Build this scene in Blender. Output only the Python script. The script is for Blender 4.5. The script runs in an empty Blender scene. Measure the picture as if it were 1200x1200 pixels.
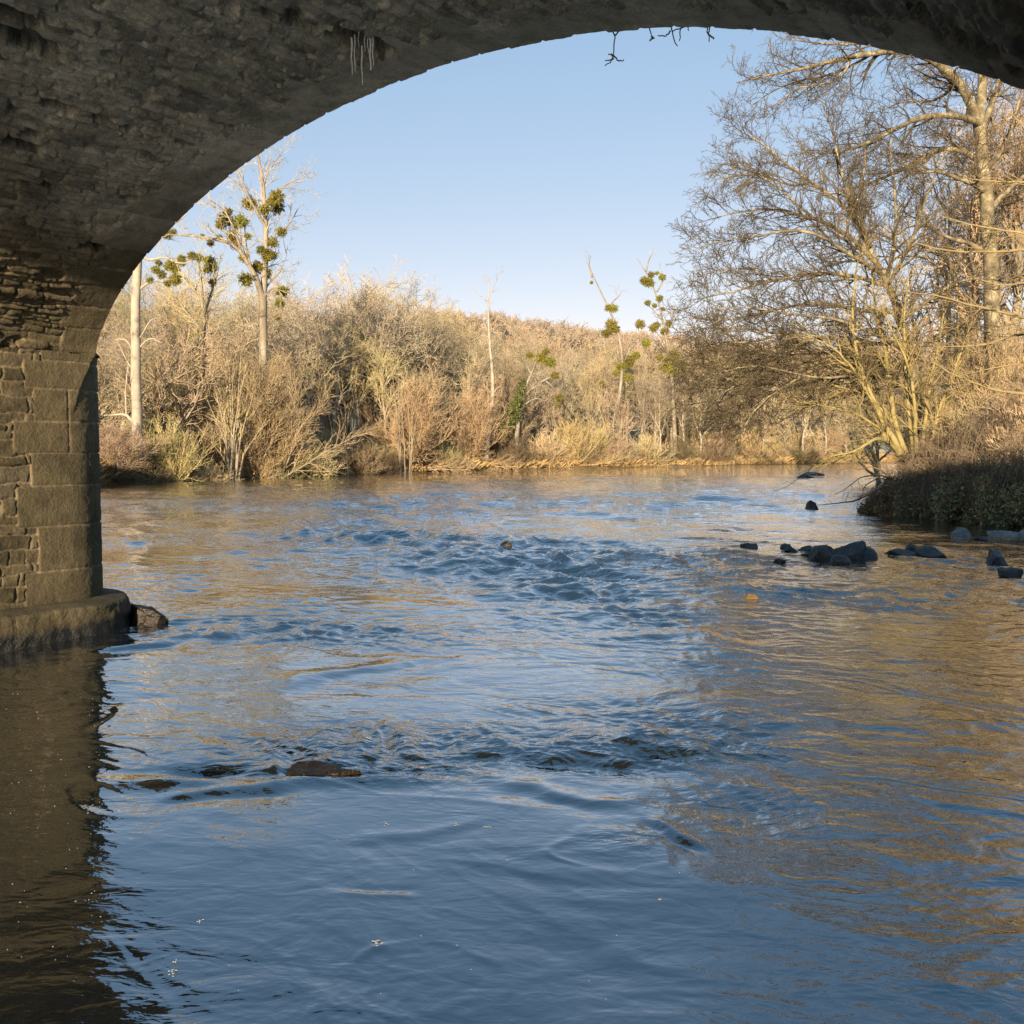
import bpy, bmesh, math, random, time
import numpy as np

T_START = time.time()
SC = bpy.context.scene
COL = SC.collection
PI = math.pi

# ------------------------------------------------------------------ camera
F_PX, HORIZON, CAM_Z = 1200.0, 524.0, 2.5            # focal length and horizon in units of a 1200 px frame
PITCH = math.atan((600 - HORIZON) / F_PX)
cam_d = bpy.data.cameras.new('camera')
cam_d.sensor_width = 36.0
cam_d.lens = 36.0 * F_PX / 1200.0
cam_d.clip_start, cam_d.clip_end = 0.05, 5000
cam = bpy.data.objects.new('camera', cam_d)
cam.location = (0, 0, CAM_Z)
cam.rotation_euler = (PI / 2 - PITCH, 0, 0)
COL.objects.link(cam)
SC.camera = cam

# bridge axes: B runs along the barrel (downstream), U runs across it towards the right pier
TH = math.radians(35)
BV = np.array([math.sin(TH), math.cos(TH), 0.0])
UV = np.array([math.cos(TH), -math.sin(TH), 0.0])
CAMP = np.array([0, 0, CAM_Z])

def ray(x, y):
    c, s = math.cos(PITCH), math.sin(PITCH)
    d = np.array([(x - 600) / F_PX, 1.0, -(y - 600) / F_PX])
    return np.array([d[0], d[1] * c + d[2] * s, -d[1] * s + d[2] * c])

def at(x, y, depth):                                   # the point seen at (x, y), that far ahead
    d = ray(x, y)
    return CAMP + d * (depth / d[1])

def on_level(x, y, z=0.0):                             # the point seen at (x, y) on a level
    d = ray(x, y)
    return CAMP + d * ((z - CAM_Z) / d[2])

def on_b(x, y, b):                                     # the point seen at (x, y) on a plane across the barrel
    d = ray(x, y)
    return CAMP + d * (b / float(d @ BV))

def uvz(u, b, z):
    u, b, z = np.broadcast_arrays(np.asarray(u, float), np.asarray(b, float), np.asarray(z, float))
    return np.stack([u * UV[0] + b * BV[0], u * UV[1] + b * BV[1], z], -1)

# ------------------------------------------------------------------ noise
def _hash(ix, iy, iz, seed):
    h = (ix.astype(np.uint32) * np.uint32(374761393) + iy.astype(np.uint32) * np.uint32(668265263)
         + iz.astype(np.uint32) * np.uint32(2147483647 - 58) + np.uint32((seed * 974634777) & 0xffffffff))
    h = (h ^ (h >> np.uint32(13))) * np.uint32(1274126177)
    h = (h ^ (h >> np.uint32(16))) * np.uint32(2246822519)
    return h ^ (h >> np.uint32(15))

def pn2(x, y, seed=0):
    x = np.asarray(x, np.float64); y = np.asarray(y, np.float64)
    ix = np.floor(x).astype(np.int64); iy = np.floor(y).astype(np.int64)
    fx = x - ix; fy = y - iy
    u = fx * fx * fx * (fx * (fx * 6 - 15) + 10); v = fy * fy * fy * (fy * (fy * 6 - 15) + 10)
    z0 = np.zeros_like(ix)
    def g(dx, dy):
        a = _hash(ix + dx, iy + dy, z0, seed).astype(np.float64) * (2 * PI / 4294967296.0)
        return np.cos(a) * (fx - dx) + np.sin(a) * (fy - dy)
    a = g(0, 0); b = g(1, 0); c = g(0, 1); d = g(1, 1)
    return 1.5 * ((a * (1 - u) + b * u) * (1 - v) + (c * (1 - u) + d * u) * v)

def vn3(p, seed=0):                                    # value noise in space, -1..1
    ip = np.floor(p).astype(np.int64); f = p - ip
    f = f * f * (3 - 2 * f)
    def h(dx, dy, dz):
        return _hash(ip[:, 0] + dx, ip[:, 1] + dy, ip[:, 2] + dz, seed).astype(np.float64) / 2147483648.0 - 1
    x0 = h(0,0,0) * (1 - f[:,0]) + h(1,0,0) * f[:,0]; x1 = h(0,1,0) * (1 - f[:,0]) + h(1,1,0) * f[:,0]
    x2 = h(0,0,1) * (1 - f[:,0]) + h(1,0,1) * f[:,0]; x3 = h(0,1,1) * (1 - f[:,0]) + h(1,1,1) * f[:,0]
    y0 = x0 * (1 - f[:,1]) + x1 * f[:,1]; y1 = x2 * (1 - f[:,1]) + x3 * f[:,1]
    return y0 * (1 - f[:,2]) + y1 * f[:,2]

def sstep(a, b, x):
    t = np.clip((x - a) / (b - a), 0, 1)
    return t * t * (3 - 2 * t)

def nrm(v):
    return v / np.maximum(np.linalg.norm(v, axis=-1, keepdims=True), 1e-9)

# ------------------------------------------------------------------ meshes and objects
def mesh(name, V, polys, mats=(), smooth=True, attrs=None):
    me = bpy.data.meshes.new(name)
    V = np.asarray(V, np.float32).reshape(-1, 3)
    if not isinstance(polys, (list, tuple)):
        polys = [polys]
    polys = [np.asarray(p, np.int32) for p in polys if len(p)]
    me.vertices.add(len(V)); me.vertices.foreach_set('co', V.ravel())
    loops = np.concatenate([p.ravel() for p in polys])
    tot = np.concatenate([np.full(len(p), p.shape[1], np.int32) for p in polys])
    start = np.concatenate([[0], np.cumsum(tot)[:-1]]).astype(np.int32)
    me.loops.add(len(loops)); me.loops.foreach_set('vertex_index', loops)
    me.polygons.add(len(tot)); me.polygons.foreach_set('loop_start', start)
    me.update(calc_edges=True)
    me.polygons.foreach_set('use_smooth', np.full(len(tot), bool(smooth)))
    for k, a in (attrs or {}).items():
        at_ = me.attributes.new(k, 'FLOAT', 'POINT')
        at_.data.foreach_set('value', np.asarray(a, np.float32).ravel())
    for m in (mats if isinstance(mats, (list, tuple)) else [mats]):
        me.materials.append(m)
    return me

def grid_faces(n, m, wrap=False):
    i = np.arange(n - 1)[:, None] * m
    j = np.arange(m if wrap else m - 1)[None, :]
    j1 = (j + 1) % m
    return np.stack([i + j, i + j1, i + m + j1, i + m + j], -1).reshape(-1, 4)

def link(name, data, parent=None, loc=None):
    o = bpy.data.objects.new(name, data)
    COL.objects.link(o)
    if parent is not None:
        o.parent = parent
    if loc is not None:
        o.location = [float(c) for c in loc]
    return o

def tag(o, label, cat, group=None, kind=None):
    o['label'] = label; o['category'] = cat
    if group: o['group'] = group
    if kind: o['kind'] = kind
    return o

def thing(name, label, cat, loc=(0, 0, 0), group=None):
    return tag(link(name, None, None, loc), label, cat, group)

def copy_thing(root, loc, rz=0, sc=1.0, label=None):
    r = root.copy(); COL.objects.link(r)
    r.location = [float(c) for c in loc]; r.rotation_euler = (0, 0, rz)
    r.scale = sc if isinstance(sc, (tuple, list)) else (sc, sc, sc)
    if label: r['label'] = label
    for ch in root.children:
        c = ch.copy(); COL.objects.link(c); c.parent = r
        for g in ch.children:
            d = g.copy(); COL.objects.link(d); d.parent = c
    return r

# ------------------------------------------------------------------ materials
def base_mat(name):
    m = bpy.data.materials.new(name); m.use_nodes = True
    nt = m.node_tree
    return m, nt, nt.nodes['Principled BSDF']

def ramp_node(nt, stops):
    r = nt.nodes.new('ShaderNodeValToRGB')
    e = r.color_ramp.elements
    while len(e) < len(stops): e.new(0.5)
    for k, (p, c) in enumerate(stops):
        e[k].position = p; e[k].color = (*c, 1)
    return r

def noise_mat(name, stops, scale=3.0, rough=0.85, detail=6.0, bump=0.0, bscale=None, vary=0.0, stretch=None, spec=0.3, translucent=None):
    m, nt, bs = base_mat(name)
    tc = nt.nodes.new('ShaderNodeTexCoord')
    src = tc.outputs['Object']
    if stretch:
        mp = nt.nodes.new('ShaderNodeMapping'); mp.inputs['Scale'].default_value = stretch
        nt.links.new(src, mp.inputs['Vector']); src = mp.outputs['Vector']
    n = nt.nodes.new('ShaderNodeTexNoise'); n.inputs['Scale'].default_value = scale; n.inputs['Detail'].default_value = detail
    n.inputs['Roughness'].default_value = 0.65
    nt.links.new(src, n.inputs['Vector'])
    r = ramp_node(nt, stops)
    nt.links.new(n.outputs['Fac'], r.inputs['Fac'])
    col = r.outputs['Color']
    if vary:
        oi = nt.nodes.new('ShaderNodeObjectInfo')
        hs = nt.nodes.new('ShaderNodeHueSaturation')
        mr = nt.nodes.new('ShaderNodeMapRange')
        mr.inputs['To Min'].default_value = 1 - vary; mr.inputs['To Max'].default_value = 1 + vary
        nt.links.new(oi.outputs['Random'], mr.inputs['Value']); nt.links.new(mr.outputs['Result'], hs.inputs['Value'])
        mr2 = nt.nodes.new('ShaderNodeMath'); mr2.operation = 'MULTIPLY_ADD'
        fr = nt.nodes.new('ShaderNodeMath'); fr.operation = 'MULTIPLY'; fr.inputs[1].default_value = 7.31
        fr2 = nt.nodes.new('ShaderNodeMath'); fr2.operation = 'FRACT'
        nt.links.new(oi.outputs['Random'], fr.inputs[0]); nt.links.new(fr.outputs[0], fr2.inputs[0])
        mr2.inputs[1].default_value = 0.045; mr2.inputs[2].default_value = 0.48
        nt.links.new(fr2.outputs[0], mr2.inputs[0]); nt.links.new(mr2.outputs[0], hs.inputs['Hue'])
        nt.links.new(col, hs.inputs['Color']); col = hs.outputs['Color']
    nt.links.new(col, bs.inputs['Base Color'])
    bs.inputs['Roughness'].default_value = rough
    bs.inputs['Specular IOR Level'].default_value = spec
    if bump:
        n2 = nt.nodes.new('ShaderNodeTexNoise'); n2.inputs['Scale'].default_value = bscale or scale * 4; n2.inputs['Detail'].default_value = 8
        nt.links.new(src, n2.inputs['Vector'])
        b = nt.nodes.new('ShaderNodeBump'); b.inputs['Strength'].default_value = bump; b.inputs['Distance'].default_value = 0.03
        nt.links.new(n2.outputs['Fac'], b.inputs['Height']); nt.links.new(b.outputs['Normal'], bs.inputs['Normal'])
    return m

M = {}
M['bark_pale'] = noise_mat('bark_pale', [(0.3, (0.12, 0.1, 0.07)), (0.5, (0.25, 0.21, 0.15)), (0.7, (0.37, 0.32, 0.24))], 1.6, 0.9, bump=0.5, bscale=8, stretch=(1, 1, .35))
M['bark_white'] = noise_mat('bark_white', [(0.3, (0.15, 0.12, 0.085)), (0.44, (0.33, 0.28, 0.21)), (0.7, (0.44, 0.385, 0.3))], 1.3, 0.85, bump=0.3, bscale=9)
M['bark_grey'] = noise_mat('bark_grey', [(0.3, (0.12, 0.1, 0.07)), (0.55, (0.24, 0.2, 0.14)), (0.75, (0.34, 0.3, 0.2))], 2.2, 0.92, bump=0.7, bscale=11, vary=.2)
M['bark_lichen'] = noise_mat('bark_lichen', [(0.3, (0.07, 0.06, 0.04)), (0.5, (0.18, 0.145, 0.085)), (0.62, (0.34, 0.3, 0.19)), (0.75, (0.16, 0.155, 0.07))], 2.6, 0.92, bump=0.8, bscale=14)
M['twig_moss'] = noise_mat('twig_moss', [(0.3, (0.24, 0.18, 0.075)), (0.7, (0.38, 0.29, 0.12))], .6, 0.9, 2)
M['bark_moss'] = noise_mat('bark_moss', [(0.3, (0.14, 0.11, 0.045)), (0.5, (0.29, 0.235, 0.09)), (0.75, (0.36, 0.3, 0.14))], 2.4, 0.92, bump=0.5, bscale=14)
M['twig_tan'] = noise_mat('twig_tan', [(0.3, (0.350, 0.266, 0.141)), (0.7, (0.542, 0.424, 0.243))], .25, 0.9, 2, vary=.36)
M['twig_grey'] = noise_mat('twig_grey', [(0.3, (0.305, 0.249, 0.169)), (0.7, (0.475, 0.395, 0.282))], .25, 0.9, 2, vary=.36)
M['twig_red'] = noise_mat('twig_red', [(0.3, (0.384, 0.282, 0.169)), (0.7, (0.542, 0.412, 0.266))], .3, 0.9, 2, vary=.18)
M['twig_gold'] = noise_mat('twig_gold', [(0.3, (0.429, 0.316, 0.147)), (0.7, (0.588, 0.452, 0.237))], .3, 0.9, 2, vary=.15)
M['twig_orange'] = noise_mat('twig_orange', [(0.3, (0.42, 0.285, 0.16)), (0.7, (0.56, 0.4, 0.24))], .3, 0.9, 2)
M['twig_hazel'] = noise_mat('twig_hazel', [(0.3, (0.21, 0.155, 0.07)), (0.7, (0.34, 0.26, 0.125))], .9, 0.9, 3)
M['twig_bramble'] = noise_mat('twig_bramble', [(0.3, (0.13, 0.1, 0.065)), (0.7, (0.26, 0.19, 0.12))], .8, 0.9, 2)
M['twig_hill'] = noise_mat('twig_hill', [(0.35, (0.339, 0.277, 0.203)), (0.5, (0.429, 0.345, 0.254)), (0.62, (0.452, 0.339, 0.243))], .05, 0.9, 2)
M['twig_dark'] = noise_mat('twig_dark', [(0.3, (0.13, 0.095, 0.055)), (0.7, (0.25, 0.185, 0.105))], .35, 0.9, 2, vary=.1)
M['twig_near'] = noise_mat('twig_near', [(0.3, (0.055, 0.042, 0.026)), (0.55, (0.115, 0.088, 0.048)), (0.72, (0.19, 0.15, 0.075))], .5, 0.9, 4)
M['mistletoe'] = noise_mat('mistletoe', [(0.3, (0.14, 0.125, 0.02)), (0.7, (0.28, 0.25, 0.05))], 2, 0.7, vary=.2)
M['ivy'] = noise_mat('ivy', [(0.3, (0.06, 0.07, 0.022)), (0.7, (0.14, 0.155, 0.045))], 1.5, 0.5, vary=.15)
M['bramble'] = noise_mat('bramble', [(0.3, (0.13, 0.125, 0.065)), (0.5, (0.23, 0.195, 0.1)), (0.62, (0.33, 0.24, 0.14)), (0.75, (0.42, 0.28, 0.16))], 1.3, 0.55, vary=.15)
M['dead_leaf'] = noise_mat('dead_leaf', [(0.3, (0.2, 0.08, 0.035)), (0.7, (0.36, 0.17, 0.07))], 1.5, 0.8, vary=.2)
M['dry_grass'] = noise_mat('dry_grass', [(0.3, (0.34, 0.22, 0.09)), (0.6, (0.48, 0.33, 0.15)), (0.75, (0.5, 0.4, 0.22))], .22, 0.9)
M['rock_dark'] = noise_mat('rock_dark', [(0.3, (0.025, 0.026, 0.026)), (0.6, (0.06, 0.06, 0.057)), (0.8, (0.13, 0.125, 0.11))], 5, 0.45, bump=0.6, bscale=22, vary=.2, spec=.35)
M['rock_grey'] = noise_mat('rock_grey', [(0.3, (0.1, 0.1, 0.095)), (0.6, (0.2, 0.195, 0.18)), (0.8, (0.3, 0.29, 0.27))], 5, 0.7, bump=0.6, bscale=22, vary=.2)
M['rock_brown'] = noise_mat('rock_brown', [(0.3, (0.008, 0.006, 0.004)), (0.55, (0.018, 0.013, 0.008)), (0.8, (0.05, 0.034, 0.018))], 7, 0.35, bump=0.7, bscale=30, spec=.3)
M['rock_ochre'] = noise_mat('rock_ochre', [(0.3, (0.1, 0.06, 0.02)), (0.7, (0.2, 0.125, 0.045))], 9, 0.6, bump=0.4, bscale=30)
M['foam'] = noise_mat('foam', [(0.3, (0.4, 0.42, 0.43)), (0.7, (0.62, 0.62, 0.62))], 40, 0.6)

def ground_mat():
    m, nt, bs = base_mat('ground')
    tc = nt.nodes.new('ShaderNodeTexCoord')
    n = nt.nodes.new('ShaderNodeTexNoise'); n.inputs['Scale'].default_value = .35; n.inputs['Detail'].default_value = 10
    nt.links.new(tc.outputs['Object'], n.inputs['Vector'])
    r = ramp_node(nt, [(0.3, (0.1, 0.07, 0.035)), (0.5, (0.22, 0.15, 0.07)), (0.7, (0.36, 0.26, 0.13))])
    nt.links.new(n.outputs['Fac'], r.inputs['Fac'])
    fr = ramp_node(nt, [(0.35, (0.36, 0.3, 0.23)), (0.65, (0.5, 0.46, 0.4))])
    n2 = nt.nodes.new('ShaderNodeTexNoise'); n2.inputs['Scale'].default_value = 1.2; n2.inputs['Detail'].default_value = 8
    nt.links.new(tc.outputs['Object'], n2.inputs['Vector']); nt.links.new(n2.outputs['Fac'], fr.inputs['Fac'])
    a = nt.nodes.new('ShaderNodeAttribute'); a.attribute_name = 'meadow'
    mx = nt.nodes.new('ShaderNodeMix'); mx.data_type = 'RGBA'
    nt.links.new(a.outputs['Fac'], mx.inputs['Factor']); nt.links.new(r.outputs['Color'], mx.inputs['A']); nt.links.new(fr.outputs['Color'], mx.inputs['B'])
    nt.links.new(mx.outputs['Result'], bs.inputs['Base Color'])
    bs.inputs['Roughness'].default_value = 0.95
    b = nt.nodes.new('ShaderNodeBump'); b.inputs['Strength'].default_value = .8; b.inputs['Distance'].default_value = .15
    nt.links.new(n2.outputs['Fac'], b.inputs['Height']); nt.links.new(b.outputs['Normal'], bs.inputs['Normal'])
    return m
M['ground'] = ground_mat()

def stone_mat(name, stops, mortar, stops2, mortar2):
    m, nt, bs = base_mat(name)
    tc = nt.nodes.new('ShaderNodeTexCoord')
    def attr(k):
        a = nt.nodes.new('ShaderNodeAttribute'); a.attribute_name = k; return a.outputs['Fac']
    def noise(s, d=8):
        n = nt.nodes.new('ShaderNodeTexNoise'); n.inputs['Scale'].default_value = s; n.inputs['Detail'].default_value = d
        n.inputs['Roughness'].default_value = .7
        nt.links.new(tc.outputs['Object'], n.inputs['Vector']); return n.outputs['Fac']
    def math_(op, a, b):
        x = nt.nodes.new('ShaderNodeMath'); x.operation = op
        for k, v in enumerate((a, b)):
            if isinstance(v, (int, float)): x.inputs[k].default_value = v
            else: nt.links.new(v, x.inputs[k])
        return x.outputs[0]
    def mix(f, a, b, bt='MIX'):
        x = nt.nodes.new('ShaderNodeMix'); x.data_type = 'RGBA'; x.blend_type = bt
        for k, v in (('Factor', f), ('A', a), ('B', b)):
            if isinstance(v, (int, float)): x.inputs[k].default_value = v
            elif isinstance(v, tuple): x.inputs[k].default_value = (*v, 1)
            else: nt.links.new(v, x.inputs[k])
        return x.outputs['Result']
    t = math_('ADD', math_('MULTIPLY', attr('tint'), .6), math_('MULTIPLY', noise(7.0), .5))
    r = ramp_node(nt, stops); nt.links.new(t, r.inputs['Fac'])
    big = ramp_node(nt, [(0.35, (0.62, 0.62, 0.58)), (0.62, (1.12, 1.1, 1.05))]); nt.links.new(noise(.9, 5), big.inputs['Fac'])
    grain = ramp_node(nt, [(0.3, (0.62, 0.62, 0.62)), (0.6, (1.15, 1.15, 1.15))]); nt.links.new(noise(55, 4), grain.inputs['Fac'])
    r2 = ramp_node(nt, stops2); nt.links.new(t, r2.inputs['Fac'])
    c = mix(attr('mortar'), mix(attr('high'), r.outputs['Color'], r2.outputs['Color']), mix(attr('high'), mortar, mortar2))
    c = mix(1.0, c, big.outputs['Color'], 'MULTIPLY')
    mott = ramp_node(nt, [(0.35, (0.6, 0.6, 0.57)), (0.5, (0.95, 0.94, 0.92)), (0.68, (1.25, 1.22, 1.14))]); nt.links.new(noise(4.5, 10), mott.inputs['Fac'])
    c = mix(.8, c, mott.outputs['Color'], 'MULTIPLY')
    c = mix(.75, c, grain.outputs['Color'], 'MULTIPLY')
    moss = ramp_node(nt, [(0.56, (0, 0, 0)), (0.68, (1, 1, 1))]); nt.links.new(noise(2.3, 9), moss.inputs['Fac'])
    c = mix(math_('MULTIPLY', moss.outputs['Color'], .5), c, (.1, .1, .035))
    c = mix(attr('wet'), c, (.014, .014, .012))  # wet stone at the waterline; in the vault holes, painted shade
    nt.links.new(c, bs.inputs['Base Color'])
    rr = nt.nodes.new('ShaderNodeMapRange'); rr.inputs['To Min'].default_value = .92; rr.inputs['To Max'].default_value = .35
    nt.links.new(attr('wet'), rr.inputs['Value']); nt.links.new(rr.outputs['Result'], bs.inputs['Roughness'])
    bs.inputs['Specular IOR Level'].default_value = .3
    b = nt.nodes.new('ShaderNodeBump'); b.inputs['Strength'].default_value = 1.0; b.inputs['Distance'].default_value = .025
    nt.links.new(noise(28, 10), b.inputs['Height']); nt.links.new(b.outputs['Normal'], bs.inputs['Normal'])
    return m
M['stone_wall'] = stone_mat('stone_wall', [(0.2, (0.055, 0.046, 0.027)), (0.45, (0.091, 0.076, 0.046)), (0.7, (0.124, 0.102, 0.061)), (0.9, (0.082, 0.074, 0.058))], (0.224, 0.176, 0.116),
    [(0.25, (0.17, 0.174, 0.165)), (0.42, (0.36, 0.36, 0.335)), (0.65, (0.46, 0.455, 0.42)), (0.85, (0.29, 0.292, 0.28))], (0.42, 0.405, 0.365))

def water_mat():
    m, nt, bs = base_mat('river_water')
    bs.inputs['Base Color'].default_value = (0.010, 0.012, 0.012, 1)
    bs.inputs['Specular Tint'].default_value = (.55, .8, 1, 1)
    bs.inputs['Coat Weight'].default_value = 1.0
    bs.inputs['Coat IOR'].default_value = 1.62
    bs.inputs['Coat Roughness'].default_value = .03
    bs.inputs['Roughness'].default_value = 0.03
    bs.inputs['IOR'].default_value = 2.05
    tc = nt.nodes.new('ShaderNodeTexCoord')
    mp = nt.nodes.new('ShaderNodeMapping'); mp.inputs['Rotation'].default_value = (0, 0, TH)
    mp.inputs['Scale'].default_value = (.6, 1, 1)
    nt.links.new(tc.outputs['Object'], mp.inputs['Vector'])
    a = nt.nodes.new('ShaderNodeAttribute'); a.attribute_name = 'chop'
    out = None
    for sc, dist, det in ((3.0, .075, 3.0), (10.0, .022, 3.0)):
        n = nt.nodes.new('ShaderNodeTexNoise'); n.inputs['Scale'].default_value = sc; n.inputs['Detail'].default_value = det
        n.inputs['Distortion'].default_value = .8
        nt.links.new(mp.outputs['Vector'], n.inputs['Vector'])
        b = nt.nodes.new('ShaderNodeBump'); b.inputs['Distance'].default_value = dist
        nt.links.new(n.outputs['Fac'], b.inputs['Height'])
        nt.links.new(a.outputs['Fac'], b.inputs['Strength'])
        if out is not None: nt.links.new(out, b.inputs['Normal'])
        out = b.outputs['Normal']
    nt.links.new(out, bs.inputs['Normal']); nt.links.new(out, bs.inputs['Coat Normal'])
    return m
M['water'] = water_mat()

def ice_mat():
    m, nt, bs = base_mat('ice')
    bs.inputs['Base Color'].default_value = (0.85, 0.9, 0.93, 1)
    bs.inputs['Roughness'].default_value = .2
    bs.inputs['Transmission Weight'].default_value = .35
    bs.inputs['IOR'].default_value = 1.31
    return m
M['ice'] = ice_mat()

# ------------------------------------------------------------------ the bridge
UW, B0, BU, BT, RC = -12.5, 8.12, 1.2, 7.66, 0.85     # left wall, downstream face, upstream face, start of the rounded nose, its radius
UC, ZC, ZS, AL, AR = -6.218, 6.31, 3.74, 6.282, 6.8
SPAN = (UC + AR) - UW
PITCH_U = SPAN + 2 * RC
DECK_Z = 7.0

def arch_profile(n):
    t = np.linspace(0, PI, 4001)
    c = -np.cos(t)
    left = c < 0
    ac = np.abs(c)
    z = np.where(left, ZS + (ZC - .02 - ZS) * (1 - ac ** 1.892) ** (1 / 1.5296), ZS + (ZC - .02 - ZS) * (1 - ac ** 2.2258))
    u = UC + np.where(left, AL, AR) * c
    l = np.concatenate([[0], np.cumsum(np.hypot(np.diff(u), np.diff(z)))])
    q = np.linspace(0, l[-1], n)
    return np.interp(q, l, u), np.interp(q, l, z), q

def stones(S, T, edges, wmin, wmax, seed, wob=.03):
    """distance to the nearest joint, and two random numbers per stone, of coursed masonry laid along S in courses EDGES of T"""
    rng = np.random.default_rng(seed)
    Tw = T + wob * pn2(S * 2.6, T * 5, seed + 1) + wob * .5 * pn2(S * 9, T * 9, seed + 2)
    Sw = S + wob * pn2(S * 5 + 31, T * 5, seed + 3) + wob * .5 * pn2(S * 13, T * 13, seed + 4)
    ci = np.clip(np.searchsorted(edges, Tw) - 1, 0, len(edges) - 2)
    d = np.minimum(Tw - edges[ci], edges[ci + 1] - Tw)
    r1 = np.zeros_like(d); r2 = np.zeros_like(d)
    lo, hi = S.min() - 1, S.max() + 1
    for c in range(len(edges) - 1):
        m = ci == c
        br = lo + np.cumsum(rng.uniform(wmin, wmax, int((hi - lo) / wmin) + 4)) - rng.uniform(0, wmax)
        a1 = rng.random(len(br) + 1); a2 = rng.random(len(br) + 1)
        if not m.any(): continue
        k = np.clip(np.searchsorted(br, Sw[m]), 1, len(br) - 1)
        d[m] = np.minimum(d[m], np.minimum(Sw[m] - br[k - 1], br[k] - Sw[m]))
        r1[m] = a1[k]; r2[m] = a2[k]
    return np.maximum(d, 0), r1, r2

def rubble_relief(S, T, edges, seed, wmin=.16, wmax=.48, depth=.05):
    d, r1, r2 = stones(S, T, edges, wmin, wmax, seed)
    body = sstep(0.002, .02, d)
    h = body * (depth * (.45 + .75 * r2)) + (1 - body) * depth * (.12 + .3 * pn2(S * 2, T * 2, seed + 7))
    h += body * (.010 * pn2(S * 6, T * 11, seed + 8) + .006 * pn2(S * 21, T * 24, seed + 9))
    tilt = body * .02 * (r1 - .5) * np.sin(T * 30 + r2 * 6)
    return h + tilt, r1, 1 - sstep(.003, .014, d)

def ashlar_relief(S, T, sb, tb, seed, depth=.02):
    """dressed blocks: SB = distance to the block's side joints, TB to its bed joints"""
    d = np.maximum(np.minimum(sb, tb), 0)
    body = sstep(0.0, .02, d)
    return .022 + depth * body + .004 * pn2(S * 9, T * 9, seed) + .0035 * pn2(S * 26, T * 26, seed + 1), 1 - sstep(.004, .016, d)

def ray_on_vault(x, y, prof):
    d = ray(x, y)
    k = np.linspace(2, 30, 4000)
    P = CAMP + d[None] * k[:, None]
    u = P @ UV; z = P[:, 2]
    zz = np.interp(u, prof[0], prof[1])
    i = int(np.argmax(z > zz))
    tau = np.interp(u[i], prof[0], prof[2])
    return float(P[i] @ BV), float(tau), P[i]

bridge = thing('stone_bridge', 'old rubble stone arch bridge spanning the river overhead', 'bridge', (0, 0, 0))

def build_vault():
    rng = np.random.default_rng(5)
    prof = arch_profile(740)
    u, z, q = prof
    L = q[-1]
    s = np.concatenate([np.arange(BU, B0 - .01, .0185), [B0]])
    tu = np.gradient(u, q); tz = np.gradient(z, q)
    nu, nz = tz, -tu                                   # towards the inside of the arch
    S, Tq = np.meshgrid(s, q, indexing='ij')
    ed = [0.0]
    while ed[-1] < L: ed.append(ed[-1] + rng.uniform(.05, .125))
    h, r1, mo = rubble_relief(S, Tq, np.array(ed), 11, .16, .6, .06)
    h = h + .012 * pn2(S * 1.2, Tq * 2.0, 90) + .008 * pn2(S * 3, Tq * 7, 91)
    gone = sstep(.5, .62, pn2(S * 2.1, Tq * 4.2, 92))
    h = h - .07 * gone
    # dressed voussoirs along the downstream edge
    nv = 42
    ve = np.linspace(0, L, nv + 1) + np.concatenate([[0], rng.uniform(-.035, .035, nv - 1), [0]])
    ln = np.where(np.arange(nv) % 2 == 0, .54, .8) + rng.uniform(-.06, .06, nv)
    ln[1] = .62; ln[2] = .58; ln[3] = .85
    vi = np.clip(np.searchsorted(ve, Tq + .008 * pn2(S * 6, Tq * 6, 3)) - 1, 0, nv - 1)
    back = B0 - S
    sb = ln[vi] - back + .012 * pn2(S * 7, Tq * 7, 40)
    tb = np.minimum(Tq - ve[vi], ve[vi + 1] - Tq) + .006 * pn2(S * 9, Tq * 9, 41)
    ha, moa = ashlar_relief(S, Tq, sb, tb, 50)
    va = rng.random(nv); vh = rng.uniform(-.008, .008, nv)
    ash = sb > 0
    h = np.where(ash, ha + vh[vi], h)
    mo = np.where(ash, moa, mo); r1 = np.where(ash, va[vi] * .6 + .2, r1)
    hole_shade = np.zeros_like(h)
    # old putlog holes and lost stones, the shade inside painted near-black
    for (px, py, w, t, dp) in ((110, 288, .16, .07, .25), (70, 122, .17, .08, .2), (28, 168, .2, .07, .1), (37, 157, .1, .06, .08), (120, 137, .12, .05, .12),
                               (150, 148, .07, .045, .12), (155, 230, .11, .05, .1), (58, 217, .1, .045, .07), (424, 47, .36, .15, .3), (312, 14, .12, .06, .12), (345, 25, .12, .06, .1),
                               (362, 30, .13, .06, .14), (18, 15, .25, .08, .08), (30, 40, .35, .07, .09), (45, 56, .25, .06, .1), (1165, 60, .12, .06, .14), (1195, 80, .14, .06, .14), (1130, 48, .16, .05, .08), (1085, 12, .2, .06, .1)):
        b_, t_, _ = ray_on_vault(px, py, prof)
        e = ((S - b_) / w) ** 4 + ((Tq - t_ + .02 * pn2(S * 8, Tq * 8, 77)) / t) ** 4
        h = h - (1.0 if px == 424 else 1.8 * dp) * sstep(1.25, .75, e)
        hole_shade = np.maximum(hole_shade, (.97 if px == 424 else .55) * sstep(1.5, .9, e))
    h = h - .02
    U = u[None] + nu[None] * h; Z = z[None] + nz[None] * h
    V = uvz(U, S, Z)
    me = mesh('vault', V, grid_faces(len(s), len(q)), M['stone_wall'], True, {'tint': r1, 'mortar': mo, 'wet': hole_shade, 'high': sstep(4.5, 5.9, Z + .3 * pn2(S * .8, Tq * .8, 95))})
    return me, prof, U[-1], Z[-1], U[0], Z[0]

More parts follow.
